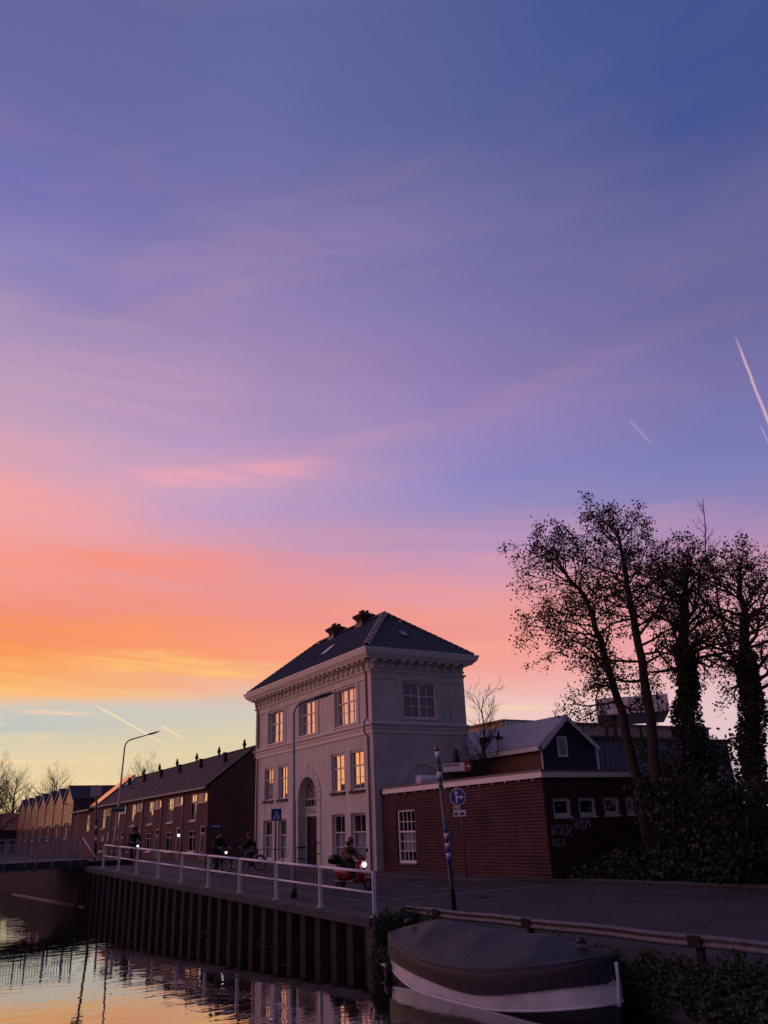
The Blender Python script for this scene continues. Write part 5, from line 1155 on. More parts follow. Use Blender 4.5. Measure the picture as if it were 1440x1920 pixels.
m2 = MB(); c = Vector(pt(0.985, -0.9, -0.98)); m2.lathe([(0, -0.16), (0.06, -0.15), (0.09, -0.06), (0.09, 0.08), (0.05, 0.15), (0, 0.16)], c+Vector((-0.08, 0.1, 0)), n=12); m2.build('fender', black_m, bo, True)

# ------------------------------------------------------------------ leaves and trees
def leaves(mb, centres, size, rnd, flat=0.0):
    vs_, fs = mb.v, mb.f
    for c in centres:
        s = size*rnd.uniform(0.6, 1.3); a = Vector((rnd.gauss(0, 1), rnd.gauss(0, 1), rnd.gauss(0, 1)-0.4)).normalized(); b = a.orthogonal().normalized()
        b = (Matrix.Rotation(rnd.uniform(0, 2*PI), 3, a) @ b); n = len(vs_); w = b*s*0.36
        t = a*s; m_ = c+t*0.45
        vs_.extend([tuple(c), tuple(m_+w), tuple(c+t), tuple(m_-w)]); fs.append((n, n+1, n+2, n+3))
class Tree:
    def __init__(s, seed): s.r = random.Random(seed); s.wood = MB(); s.tw = []
    def limb(s, p, d, L_, r0, lvl, maxl, spread=0.9, trop=0.12, nch=(5, 5, 4), wob=0.16, r1f=0.35, kids_from=0.25, ratio=0.55):
        r = s.r; r0 = max(r0, 0.009); n = 6 if lvl < 2 else 4; pts = [p.copy()]; dd = d.normalized(); rad = [r0]
        for k in range(n):
            dd = (dd+Vector((r.gauss(0, wob), r.gauss(0, wob), r.gauss(0, wob)+trop))).normalized(); pts.append(pts[-1]+dd*(L_/n)); rad.append(r0*(1-(1-r1f)*(k+1)/n))
        s.wood.tube(pts, rad, (7, 6, 4, 3, 3)[min(lvl, 4)], cap=False)
        s.after(pts, rad, L_, lvl, maxl, spread, trop, nch, wob, kids_from, ratio); return pts
    def after(s, pts, rad, L_, lvl, maxl, spread, trop, nch, wob, kids_from, ratio):
        r = s.r
        if lvl >= maxl:
            s.tw.append(pts); return
        if lvl == maxl-1: s.tw.append(pts[len(pts)//2:])
        for k in range(nch[min(lvl, len(nch)-1)]):
            f = kids_from+(1-kids_from)*(k+r.random())/nch[min(lvl, len(nch)-1)]; i = f*(len(pts)-1); i0 = min(int(i), len(pts)-2); q = pts[i0]+(pts[i0+1]-pts[i0])*(i-i0); t = (pts[i0+1]-pts[i0]).normalized()
            side = t.orthogonal().normalized(); side = Matrix.Rotation(r.uniform(0, 2*PI), 3, t) @ side
            nd_ = (t*r.uniform(0.45, 0.9)+side*spread*r.uniform(0.7, 1.2)).normalized(); rr = (rad[i0]+rad[i0+1])/2
            s.limb(q, nd_, L_*ratio*r.uniform(0.7, 1.2)*(1.15-0.5*f), rr*0.62, lvl+1, maxl, spread, trop, nch, wob, 0.3, 0.2, ratio)
def tree_obj(label, tr, trunk_mb, base, leafn=0, leafsize=0.12, lm=None, group=None, name='alder_tree', per=None, spreadl=0.22, seed=1, cap=22):
    t = T(name, label, 'tree', base, group)
    trunk_mb.build('trunk', bark, t, True); tr.wood.build('branches', bark, t, True)
    if leafn:
        rnd = random.Random(seed); mb = MB(); cs_ = []
        vox = {}; wts = [sum((b_-a_).length for a_, b_ in zip(q[:-1], q[1:])) for q in tr.tw]; tries = 0
        picks = rnd.choices(tr.tw, wts, k=leafn*3)
        for tw in picks:
            if len(cs_) >= leafn: break
            k = rnd.randrange(len(tw)-1); f = rnd.random(); p = tw[k]+(tw[k+1]-tw[k])*f; key = (int(p.x/0.6), int(p.y/0.6), int(p.z/0.6))
            if vox.get(key, 0) > cap: continue
            for _ in range(rnd.choice((1, 1, 2, 3))): cs_.append(p+Vector((rnd.gauss(0, spreadl), rnd.gauss(0, spreadl), rnd.gauss(0, spreadl)))*0.55); vox[key] = vox.get(key, 0)+1
        leaves(mb, cs_, leafsize, rnd); stuff(mb.build('crown', lm or leaf_m, t))
    return t
def alder(label, pts, rad, seed, leafn, bias=(0, 0), zlo=0.35, wid=3.6, ivy=0, ivyr=0.5, nlimb=26, ivytop=0.6):
    tr = Tree(seed); r = tr.r; P_pts = [Vector(p) for p in pts]
    # smooth the trunk line a little
    fine = []; frad = []
    for k in range(len(P_pts)-1):
        for q in range(4):
            f = q/4; c = P_pts[k].lerp(P_pts[k+1], f)+Vector((r.gauss(0, 0.04), r.gauss(0, 0.04), 0)); fine.append(c); frad.append(rad[k]+(rad[k+1]-rad[k])*f)
    fine.append(P_pts[-1]); frad.append(rad[-1])
    tm = MB(); tm.tube(fine, frad, 10)
    zt = P_pts[-1].z
    for k in range(nlimb):
        f = zlo+(1-zlo)*((k+r.random())/nlimb); i = f*(len(fine)-1); i0 = min(int(i), len(fine)-2); q = fine[i0].lerp(fine[i0+1], i-i0); t = (fine[i0+1]-fine[i0]).normalized()
        az_ = r.uniform(0, 2*PI); hf = (f-zlo)/(1-zlo)
        Lk = wid*(0.72+0.42*math.sin(PI*min(1, hf*0.95+0.08)))*r.uniform(0.75, 1.2)*(1-0.38*hf)
        d = Vector((math.cos(az_)+bias[0], math.sin(az_)+bias[1], 0)); d.normalize(); bf = max(0.5, 0.9+0.35*(d.x*bias[0]+d.y*bias[1]))
        d = d*(1.0-0.30*hf)+Vector((0, 0, 0.10+0.62*hf))
        tr.limb(q, d, Lk*bf, max(0.03, frad[i0]*0.36), 1, 3, 0.85, 0.045-0.03*(1-hf), (6, 6, 4), 0.17, 0.3, 0.22, 0.52)
    t = tree_obj(label, tr, tm, P_pts[0], leafn, 0.10, leaf_m, 'alder trees beside the annex', seed=seed, spreadl=0.22, cap=22)
    if ivy:
        rnd = random.Random(seed+50); mb = MB(); cs_ = []
        for _ in range(ivy):
            f = rnd.random()**0.8*ivytop; i = f*(len(fine)-1); i0 = min(int(i), len(fine)-2); q = fine[i0].lerp(fine[i0+1], i-i0); a_ = rnd.uniform(0, 2*PI); rr = frad[i0]+ivyr*(1-0.5*f/ivytop)*rnd.random()**0.6*(0.75+0.35*math.sin(q.z*1.9+a_*2))
            cs_.append(q+Vector((math.cos(a_)*rr, math.sin(a_)*rr, rnd.gauss(0, 0.1))))
        leaves(mb, cs_, 0.13, rnd); stuff(mb.build('ivy', ivy_m, t))
    return t
def py(px_, py_, Y): return tuple(ony(px_, py_, Y))
Y1 = 22.0
def base_of(px_, Y): p = ony(px_, 1600, Y); return (p.x, Y, g(p.x, Y)-0.05)
alder('slender alder leaning towards the blue gable, no ivy on its trunk', [base_of(1222, 22.6), py(1196, 1470, 22.6), py(1165, 1340, 22.6), py(1132, 1220, 22.6), py(1108, 1140, 22.6), py(1072, 1090, 22.4), py(1040, 1050, 22.2)], [0.23, 0.19, 0.16, 0.13, 0.10, 0.07, 0.03], 11, 14000, (-0.55, 0.30), 0.34, 3.0, nlimb=34)
alder('tallest alder with a straight bare trunk, between the leaning alder and the ivy-clad ones', [base_of(1262, 21.2), py(1232, 1470, 21.2), py(1214, 1300, 21.2), py(1190, 1180, 21.2), py(1178, 1100, 21.2), py(1166, 1040, 21.2), py(1158, 992, 21.2)], [0.24, 0.20, 0.17, 0.14, 0.11, 0.08, 0.03], 23, 15000, (-0.1, 0.2), 0.36, 3.1, nlimb=36)
alder('alder thickly wrapped in ivy beside the tallest alder', [base_of(1305, 20.0), py(1300, 1450, 20.0), py(1290, 1300, 20.0), py(1284, 1180, 20.0), py(1280, 1110, 20.0), py(1290, 1055, 20.0)], [0.30, 0.26, 0.23, 0.19, 0.12, 0.04], 31, 13500, (0.1, -0.1), 0.42, 3.0, ivy=8000, ivyr=0.40, nlimb=34, ivytop=0.55)
alder('ivy-clad alder standing farthest from the blue house', [base_of(1425, 18.6), py(1415, 1450, 18.6), py(1408, 1300, 18.6), py(1396, 1180, 18.6), py(1388, 1110, 18.6), py(1386, 1070, 18.6)], [0.30, 0.26, 0.22, 0.17, 0.10, 0.03], 47, 12500, (0.0, -0.1), 0.40, 2.8, ivy=7000, ivyr=0.38, nlimb=34, ivytop=0.52)
# a thin leafless spire rising behind the crowns
def bare(label, base, h, seed, r0, name='bare_tree', group='bare trees', spread=0.75, nl=16, zlo=0.3, wid=0.36, maxl=3, nch=(5, 5, 4)):
    tr = Tree(seed); r = tr.r; B = Vector(base); fine = []; frad = []; d = Vector((r.gauss(0, 0.02), r.gauss(0, 0.02), 1))
    n = 12
    for k in range(n+1):
        fine.append(B+d*(h*k/n)+Vector((r.gauss(0, 0.012*h), r.gauss(0, 0.012*h), 0))*(k/n)); frad.append(r0*(1-0.88*k/n))
    tm = MB(); tm.tube(fine, frad, 8)
    for k in range(nl):
        f = zlo+(0.97-zlo)*((k+r.random())/nl); i = f*n; i0 = min(int(i), n-1); q = fine[i0].lerp(fine[i0+1], i-i0); a_ = r.uniform(0, 2*PI)
        tr.limb(q, Vector((math.cos(a_)*spread, math.sin(a_)*spread, 0.75)), h*wid*r.uniform(0.8, 1.15)*(1.1-0.6*f), frad[i0]*0.45, 1, maxl, 0.6, 0.10, nch, 0.13, 0.3, 0.15, 0.55)
    return tree_obj(label, tr, tm, B, 0, group=group, name=name)
bt0 = ony(914, 1450, 35.4); bare('slim leafless tree between the white house and the blue house', (bt0.x, 35.4, 0), 8.3, 5, 0.15, wid=0.30, nl=20, zlo=0.40)
sp = ony(1330, 980, 26); bare('thin leafless tree whose tip rises above the ivy-clad alders', (sp.x, 26, 0), sp.z+1.2, 9, 0.14, wid=0.10, nl=26, zlo=0.45, maxl=2)
fb0 = bare('broad leafless tree beyond the red-roofed cottage', (13.2, 150, 0.2), 14.5, 21, 0.40, wid=0.50, nl=28, zlo=0.16, spread=0.9, nch=(8, 8, 5))
for (x_, y_, sc_, rz, lb) in ((18.6, 165, 0.98, 1.1, 'leafless tree directly behind the far saw-tooth gable'), (16.0, 158, 0.92, 2.3, 'leafless tree in front of the red-roofed cottage'), (25.5, 190, 1.0, 4.0, 'pale leafless tree rising behind the middle saw-tooth roofs'), (31, 178, 0.95, 5.2, 'leafless tree behind the nearest saw-tooth roof'), (37.5, 138, 0.85, 0.5, 'leafless treetop showing above the terrace ridge')):
    c = copy_tree(fb0); c.location = (x_, y_, 0.2); c.rotation_euler = (0, 0, rz); c.scale = (sc_,)*3; c['label'] = lb
# autumn shrub behind the annex roof
tr = Tree(77); ys0 = ony(1000, 1450, 31.0); tm = MB(); tm.tube([(ys0.x, 31, 0), (ys0.x, 31, 2.4)], [0.08, 0.05], 6)
for k in range(18):
    a_ = tr.r.uniform(0, 2*PI); tr.limb(Vector((ys0.x, 31, 2.3+0.03*k)), Vector((math.cos(a_), math.sin(a_), 0.55)), tr.r.uniform(0.7, 1.35), 0.025, 1, 2, 0.8, 0.03, (5, 4), 0.18)
tree_obj('yellow-leaved shrub rising behind the white annex fascia', tr, tm, (ys0.x, 31, 0), 2600, 0.12, yellow_m, None, 'autumn_shrub', seed=3, spreadl=0.2)

# ------------------------------------------------------------------ shrubs, undergrowth and bank plants
for i, (px_, Y, h_, lb) in enumerate(((1290, 20.3, 3.6, 'dark shrub at the foot of the tallest alder'), (1345, 21.0, 4.8, 'tall dark shrub between the two ivy-clad alders'), (1395, 16.6, 3.0, 'dark shrub at the kerb beside the last ivy-clad alder'), (1262, 25.8, 4.4, 'dark shrub behind the far corner of the annex'), (1300, 25.5, 5.4, 'tall dark shrub in front of the grey shed'))):
    tr = Tree(200+i); b0 = ony(px_, 1600, Y); b0.z = g(b0.x, Y); tm = MB(); tm.tube([b0, b0+Vector((0, 0, h_*0.5))], [0.07, 0.04], 6)
    for k in range(22):
        a_ = tr.r.uniform(0, 2*PI); tr.limb(b0+Vector((0, 0, h_*(0.08+0.6*k/22))), Vector((math.cos(a_), math.sin(a_), 0.8)), h_*tr.r.uniform(0.28, 0.46), 0.03, 1, 2, 0.8, 0.06, (6, 4), 0.18)
    tree_obj(lb, tr, tm, b0, 5200, 0.15, ivy_m, 'shrubs below the alders', 'shrub', seed=60+i, spreadl=0.34, cap=60)

rnd = random.Random(8); mb = MB(); cs_ = []
for _ in range(26000):
    x_ = 21.75+rnd.random()**1.6*9; y_ = rnd.uniform(8, 23.95)
    hgt = (1.35+0.55*math.sin(x_*1.3+y_*0.7)+0.35*math.sin(y_*2.3+1))*(0.55+0.45*sm((x_-21.7)/1.2))*(0.8+0.5*sm((x_-24)/4))
    if x_ < 27: hgt *= 1-0.45*sm((y_-20.0)/2.0)
    z_ = hgt*rnd.random()**0.6; cs_.append(Vector((x_+rnd.gauss(0, 0.12), y_, z_)))
leaves(mb, cs_, 0.17, rnd); stuff(tag(mb.build('undergrowth', ivy_m), 'dense dark undergrowth of brambles below the alder trees', 'undergrowth'))
mb = MB(); stm = MB(); rnd = random.Random(12)
def bank_z(x, y):
    out = 0.35*sm((11.5-y)/3.0); a = [(11.45-out, -1.9), (11.72-out, -1.15), (11.95-out*0.7, -0.85), (12.2-out*0.4, -0.55), (12.45, -0.30), (12.8, -0.22)]
    for (x0, z0), (x1, z1) in zip(a[:-1], a[1:]):
        if x0 <= x <= x1: return z0+(z1-z0)*(x-x0)/(x1-x0)
    return a[-1][1] if x > 12 else -1.2
cl_ = []; nst = 0
while nst < 1500:
    y_ = rnd.uniform(3.0, 19.9); x_ = rnd.uniform(11.35, 12.18)
    if 11.2 < y_ < 17.9 and x_ < 11.75: continue
    z_ = bank_z(x_, y_)
    if z_ < WATER: continue
    h_ = rnd.uniform(0.12, 0.42)*(1.35 if rnd.random() < 0.12 else 1.0); nst += 1
    top = Vector((x_+rnd.gauss(0, 0.06)-0.05, y_+rnd.gauss(0, 0.08), z_+h_)); b0 = Vector((x_, y_, z_))
    stm.tube([b0, top], [0.008, 0.004], 3, False)
    for k in range(int(12+h_*44)):
        f = 0.25+0.75*rnd.random(); cl_.append(b0.lerp(top, f)+Vector((rnd.gauss(0, 0.05), rnd.gauss(0, 0.05), rnd.gauss(0, 0.02))))
for _ in range(420):       # weeds hanging over the wing wall and the bank beside the boat
    y_ = rnd.uniform(18.0, 20.05); x_ = rnd.uniform(11.0, 12.3); z0 = max(WATER+0.02, (bank_z(x_, y_) if x_ > 11.5 else -1.1)) if y_ < 19.3 else rnd.uniform(-1.0, -0.25)
    if y_ >= 19.3: y_ = 19.12-rnd.random()*0.12
    h_ = rnd.uniform(0.12, 0.45); b0 = Vector((x_, y_, z0)); top = b0+Vector((rnd.gauss(-0.04, 0.07), rnd.gauss(-0.05, 0.07), h_)); stm.tube([b0, top], [0.008, 0.004], 3, False)
    for k in range(int(12+h_*44)): cl_.append(b0.lerp(top, 0.15+0.85*rnd.random())+Vector((rnd.gauss(0, 0.055), rnd.gauss(0, 0.055), rnd.gauss(0, 0.02))))
leaves(mb, cl_, 0.075, rnd)
bpo = stuff(tag(mb.build('bank_plants', nettle_m), 'low nettles and weeds covering the bank below the guard rail', 'plants')); stm_o = stuff(stm.build('stems', nettle_m, bpo))
m2 = MB(); rnd = random.Random(6); lp = onz(722, 1812, -0.98)
vv = [lp+Vector((rnd.gauss(0, 0.045), rnd.gauss(0, 0.045), rnd.uniform(0, 0.06))) for _ in range(14)]
for k in range(12): m2.add([vv[k], vv[k+1], vv[(k+5) % 14]], [(0, 1, 2)])
lpo = tag(m2.build('plastic_litter', white, origin=lp), 'crumpled white plastic litter caught in weeds beside the boat', 'litter')

# ------------------------------------------------------------------ people, bicycles, scooter
skin_m = mat('skin', (0.42, 0.26, 0.20), 0.6, 0.08, 6)
def cloth(name, c, r=0.85): return mat(name, c, r, 0.2, 8, 0.2, 40)
def skinned(name, J, E, m, parent, xf, sub=1):
    """one continuous surface grown around a skeleton J = {joint: ((x,y,z), radius)}"""
    keys = list(J); idx = {k: i for i, k in enumerate(keys)}; off = OFF[parent.name]
    me = bpy.data.meshes.new(name); me.from_pydata([tuple(xf @ Vector(J[k][0])-off) for k in keys], [(idx[a], idx[b]) for a, b in E], []); me.update()
    o = bpy.data.objects.new(name, me); col.objects.link(o); o.parent = parent; OFF[o.name] = off; me.materials.append(m)
    md = o.modifiers.new('skin', 'SKIN')
    if not me.skin_vertices: pass
    for i, k in enumerate(keys):
        r = J[k][1]; r = r if isinstance(r, tuple) else (r, r); me.skin_vertices[0].data[i].radius = r; me.skin_vertices[0].data[i].use_root = (i == 0)
    md.use_smooth_shade = True; s = o.modifiers.new('sub', 'SUBSURF'); s.levels = sub; s.render_levels = sub
    return o
def rider(label, xf, pose, mats, helmet=None, bag=None, group=None):
    base = xf @ Vector((0, 0, 0)); t = T('person', label, 'person', base, group)
    p = pose; J = {'pelvis': (p['pelvis'], 0.13), 'spine': (p['spine'], 0.13), 'chest': (p['chest'], 0.15), 'neck': (p['neck'], 0.06), 'jaw': (p['jaw'], 0.075), 'head': (p['head'], 0.105), 'crown': (p['crown'], 0.07)}
    E = [('pelvis', 'spine'), ('spine', 'chest'), ('chest', 'neck'), ('neck', 'jaw'), ('jaw', 'head'), ('head', 'crown')]
    for s in ('l', 'r'):
        for j, r in (('sho', 0.075), ('elb', 0.05), ('wri', 0.035), ('palm', 0.038)): J[s+j] = (p[s+j], r)
        for j, r in (('hip', 0.10), ('kne', 0.07), ('ank', 0.045), ('toe', 0.04)): J[s+j] = (p[s+j], r)
        E += [('chest', s+'sho'), (s+'sho', s+'elb'), (s+'elb', s+'wri'), (s+'wri', s+'palm'), ('pelvis', s+'hip'), (s+'hip', s+'kne'), (s+'kne', s+'ank'), (s+'ank', s+'toe')]
        pw = Vector(p[s+'palm']); dirn = (pw-Vector(p[s+'wri'])).normalized(); sd_ = 1 if s == 'r' else -1
        for q, (ox, ln) in enumerate(((-0.030, 0.045), (-0.010, 0.055), (0.010, 0.052), (0.028, 0.042))):
            a = pw+Vector((ox, 0, 0))+dirn*0.035; b = a+dirn*ln*0.5+Vector((0, 0, -0.025)); c = b+Vector((0, -0.02, -0.028))
            J[s+'fa%d' % q] = (tuple(a), 0.010); J[s+'fb%d' % q] = (tuple(b), 0.009); J[s+'fc%d' % q] = (tuple(c), 0.008); E += [(s+'palm', s+'fa%d' % q), (s+'fa%d' % q, s+'fb%d' % q), (s+'fb%d' % q, s+'fc%d' % q)]
        a = pw+Vector((-sd_*0.04, 0.0, 0.0)); b = a+dirn*0.03+Vector((-sd_*0.01, 0, -0.03)); J[s+'ta'] = (tuple(a), 0.011); J[s+'tb'] = (tuple(b), 0.009); E += [(s+'palm', s+'ta'), (s+'ta', s+'tb')]
    nose = Vector(p['jaw']).lerp(Vector(p['head']), 0.55)+Vector((0, 0.115, 0)); J['nose'] = (tuple(nose), 0.016); E.append(('head', 'nose'))
    for s, q in (('l', -1), ('r', 1)): J[s+'ear'] = (tuple(Vector(p['head'])+Vector((q*0.105, -0.01, -0.03))), 0.02); E.append(('head', s+'ear'))
    body = skinned('body', J, E, skin_m, t, xf)
    g_ = lambda k, dr: (p[k], J[k][1]+dr)
    JC = {k: g_(k, 0.045) for k in ('pelvis', 'spine', 'chest')}; JC['neck'] = (tuple(Vector(p['chest']).lerp(Vector(p['neck']), 0.75)), 0.095)
    EC = [('pelvis', 'spine'), ('spine', 'chest'), ('chest', 'neck')]
    for s in ('l', 'r'):
        for j in ('sho', 'elb', 'wri'): JC[s+j] = g_(s+j, 0.035)
        EC += [('chest', s+'sho'), (s+'sho', s+'elb'), (s+'elb', s+'wri')]
    skinned('coat', JC, EC, mats[0], t, xf)
    JT = {'pelvis': g_('pelvis', 0.035)}; ET = []
    for s in ('l', 'r'):
        for j in ('hip', 'kne', 'ank'): JT[s+j] = g_(s+j, 0.03)
        ET += [('pelvis', s+'hip'), (s+'hip', s+'kne'), (s+'kne', s+'ank')]
        JS = {'a': (p[s+'ank'], 0.055), 'b': (tuple(Vector(p[s+'ank']).lerp(Vector(p[s+'toe']), 0.55)), 0.055), 'c': (p[s+'toe'], 0.045)}
        skinned('shoe', JS, [('a', 'b'), ('b', 'c')], mats[3] if len(mats) > 3 else black_m, t, xf)
    skinned('trousers', JT, ET, mats[1], t, xf)
    h = Vector(p['head']); m2 = MB(); rings = []
    for k in range(7):
        a = -0.55+k*(PI/2+0.55)/6; rr_ = 1.22 if helmet else 1.03; lowb = 0.03 if helmet else 0.0; rings.append([xf @ (h+Vector((rr_*0.110*math.cos(a)*math.cos(2*PI*q/14), -0.012+rr_*0.122*math.cos(a)*math.sin(2*PI*q/14), 0.015+rr_*0.135*math.sin(a)+(0.06*(1-k/6) if math.sin(2*PI*q/14) > 0.5 else -lowb*(1-k/6))))) for q in range(14)])
    m2.loft(rings); m2.build('helmet' if helmet else 'hair', helmet or mats[2], t, True)
    if bag:
        c = Vector(p['chest']).lerp(Vector(p['spine']), 0.4)+Vector((0, -0.24, 0)); m2 = MB(); rings = []
        for z, w_, d_ in ((-0.24, 0.12, 0.07), (-0.2, 0.16, 0.10), (0.05, 0.16, 0.11), (0.18, 0.14, 0.09), (0.23, 0.09, 0.05)): rings.append([xf @ (c+Vector((w_*math.cos(2*PI*q/12), d_*math.sin(2*PI*q/12), z))) for q in range(12)])
        m2.loft(rings); m2.build('backpack', bag, t, True)
    return t
def place(base, heading): 
    a = math.atan2(heading[0], heading[1]); return Matrix.Translation(Vector(base)) @ Matrix.Rotation(-a, 4, 'Z')
CYC = {'pelvis': (0, -0.27, 1.02), 'spine': (0, -0.20, 1.18), 'chest': (0, -0.08, 1.38), 'neck': (0, -0.02, 1.53), 'jaw': (0, 0.03, 1.60), 'head': (0, 0.03, 1.68), 'crown': (0, 0.01, 1.77),
 'lsho': (-0.19, -0.07, 1.43), 'lelb': (-0.27, 0.10, 1.20), 'lwri': (-0.27, 0.34, 1.10), 'lpalm': (-0.27, 0.42, 1.09), 'rsho': (0.19, -0.07, 1.43), 'relb': (0.27, 0.10, 1.20), 'rwri': (0.27, 0.34, 1.10), 'rpalm': (0.27, 0.42, 1.09),
 'lhip': (-0.11, -0.24, 0.96), 'lkne': (-0.12, 0.14, 0.84), 'lank': (-0.12, 0.05, 0.44), 'ltoe': (-0.12, 0.19, 0.40), 'rhip': (0.11, -0.24, 0.96), 'rkne': (0.12, 0.06, 0.62), 'rank': (0.12, -0.02, 0.20), 'rtoe': (0.12, 0.12, 0.15)}
SCO = {'pelvis': (0, -0.30, 0.86), 'spine': (0, -0.29, 1.02), 'chest': (0, -0.24, 1.22), 'neck': (0, -0.20, 1.37), 'jaw': (0, -0.15, 1.44), 'head': (0, -0.15, 1.52), 'crown': (0, -0.17, 1.60),
 'lsho': (-0.19, -0.23, 1.27), 'lelb': (-0.28, -0.05, 1.08), 'lwri': (-0.28, 0.22, 1.04), 'lpalm': (-0.28, 0.30, 1.04), 'rsho': (0.19, -0.23, 1.27), 'relb': (0.28, -0.05, 1.08), 'rwri': (0.28, 0.22, 1.04), 'rpalm': (0.28, 0.30, 1.04),
 'lhip': (-0.12, -0.26, 0.82), 'lkne': (-0.17, 0.14, 0.76), 'lank': (-0.15, 0.12, 0.36), 'ltoe': (-0.15, 0.27, 0.31), 'rhip': (0.12, -0.26, 0.82), 'rkne': (0.17, 0.14, 0.76), 'rank': (0.15, 0.12, 0.36), 'rtoe': (0.15, 0.27, 0.31)}
rubber = mat('rubber', (0.012, 0.012, 0.012), 0.85, 0.1, 5)
def ring_mesh(mb, xf, c, R_, r, n=28, k=6, axis='x'):
    rings = []
    for i in range(n+1):
        a = 2*PI*i/n; d = Vector((0, math.cos(a), math.sin(a)))
        rings.append([xf @ (Vector(c)+d*(R_+r*math.cos(2*PI*j/k))+Vector((r*math.sin(2*PI*j/k), 0, 0))) for j in range(k)])
    mb.loft(rings, True, False)
def bicycle(label, xf, fm, lamp=True, group='bicycles'):
    t = T('bicycle', label, 'bicycle', xf @ Vector((0, 0, 0)), group); X = lambda *p: xf @ Vector(p)
    for y_ in (-0.56, 0.56):
        m2 = MB(); ring_mesh(m2, xf, (0, y_, 0.35), 0.325, 0.022); w = m2.build('wheel', rubber, t, True)
        m2 = MB(); ring_mesh(m2, xf, (0, y_, 0.35), 0.298, 0.010, 28, 4); m2.build('rim', galv, w, True)
        m2 = MB()
        for k in range(14): a = 2*PI*k/14; m2.tube([X(0.01*(-1)**k, y_, 0.35), X(0, y_+0.295*math.cos(a), 0.35+0.295*math.sin(a))], 0.003, 3, False)
        m2.build('spokes', galv, w)
        m2 = MB(); pts = [X(0, y_+0.37*math.cos(a), 0.35+0.37*math.sin(a)) for a in [(0.15+0.8*k/8)*PI for k in range(9)]]; m2.tube(pts, 0.018, 5); m2.build('mudguard', fm, t, True)
    m2 = MB()
    for pts in ([(0, -0.56, 0.35), (0, -0.12, 0.30)], [(0, -0.56, 0.35), (0, -0.26, 0.80)], [(0, -0.12, 0.30), (0, -0.28, 0.92)], [(0, -0.12, 0.30), (0, 0.38, 0.74)], [(0, -0.22, 0.66), (0, 0.36, 0.84)], [(0, 0.40, 0.70), (0, 0.36, 0.95)]): m2.tube([X(*p) for p in pts], 0.018, 6)
    m2.build('frame', fm, t, True)
    m2 = MB()
    for s in (-0.05, 0.05): m2.tube([X(s, 0.41, 0.70), X(s, 0.56, 0.35)], 0.012, 5)
    m2.build('fork', fm, t)
    m2 = MB(); m2.tube([X(-0.30, 0.36, 1.08), X(-0.20, 0.42, 1.08), X(0, 0.37, 1.06), X(0.20, 0.42, 1.08), X(0.30, 0.36, 1.08)], 0.013, 6); m2.tube([X(0, 0.37, 1.06), X(0, 0.36, 0.94)], 0.015, 6); m2.build('handlebar', galv, t, True)
    m2 = MB(); m2.loft([[X(w_*math.cos(2*PI*k/10), y_+0.0, 0.95+0.03*math.sin(2*PI*k/10)) for k in range(10)] for y_, w_ in ((-0.42, 0.03), (-0.40, 0.09), (-0.32, 0.10), (-0.22, 0.05), (-0.14, 0.02))]); m2.build('saddle', black_m, t, True)
    m2 = MB(); m2.tube([X(-0.10, -0.12+0.13, 0.38), X(-0.06, -0.12, 0.30)], 0.012, 5); m2.tube([X(0.10, -0.12-0.06, 0.17), X(0.06, -0.12, 0.30)], 0.012, 5); m2.lathe([(0, -0.02), (0.09, -0.02), (0.09, 0.02), (0, 0.02)], X(0.05, -0.12, 0.30), d=(xf.to_3x3() @ Vector((1, 0, 0))), n=14); m2.build('crank', galv, t)
    m2 = MB(); m2.tube([X(-0.05, -0.78, 0.74), X(-0.05, -0.38, 0.76)], 0.008, 4); m2.tube([X(0.05, -0.78, 0.74), X(0.05, -0.38, 0.76)], 0.008, 4); m2.tube([X(0, -0.76, 0.74), X(0, -0.57, 0.36)], 0.008, 4); m2.build('rack', fm, t)
    if lamp: m2 = MB(); m2.lathe([(0, 0), (0.035, 0.01), (0.05, 0.05), (0.05, 0.07), (0.0, 0.08)], X(0, 0.45, 0.90), d=(xf.to_3x3() @ Vector((0, 1, 0))), n=12); m2.build('headlight', glow, t, True)
    return t
blk_coat = cloth('black_coat', (0.012, 0.012, 0.013)); navy = cloth('navy_denim', (0.03, 0.036, 0.055)); grey_j = cloth('grey_denim', (0.10, 0.115, 0.16)); dark_tr = cloth('dark_trousers', (0.014, 0.015, 0.022)); green_coat = cloth('green_coat', (0.012, 0.022, 0.018))
brown_coat = cloth('brown_coat', (0.16, 0.085, 0.045)); hair_d = cloth('dark_hair', (0.03, 0.02, 0.015)); hair_b = cloth('brown_hair', (0.13, 0.06, 0.035)); pale_shoe = cloth('pale_shoe', (0.4, 0.36, 0.34))
xf = place(ground_hit(409, 1641), (0.30, -0.95, 0)); bicycle('black bicycle with a lit headlamp under the rider in front of the brick gable', xf, black_m)
rider('person in black coat and pale shoes cycling towards the boat, headlamp on', xf, CYC, (blk_coat, dark_tr, hair_d, pale_shoe), group='cyclists')
xf = place(ground_hit(466, 1634), (-0.80, 0.60, 0)); bicycle('dark bicycle ridden away past the corner of the white house', xf, black_m, False)
rider('person in black jacket and grey jeans cycling away at the white house corner', xf, CYC, (blk_coat, grey_j, hair_b), group='cyclists')
xf = place(ground_hit(249, 1622), (0.10, -0.99, 0)); bicycle('dark bicycle with a lit headlamp near the terrace houses', xf, black_m)
rider('person in dark green hooded coat cycling before the terrace houses', xf, CYC, (green_coat, dark_tr, hair_d), helmet=green_coat, group='cyclists')
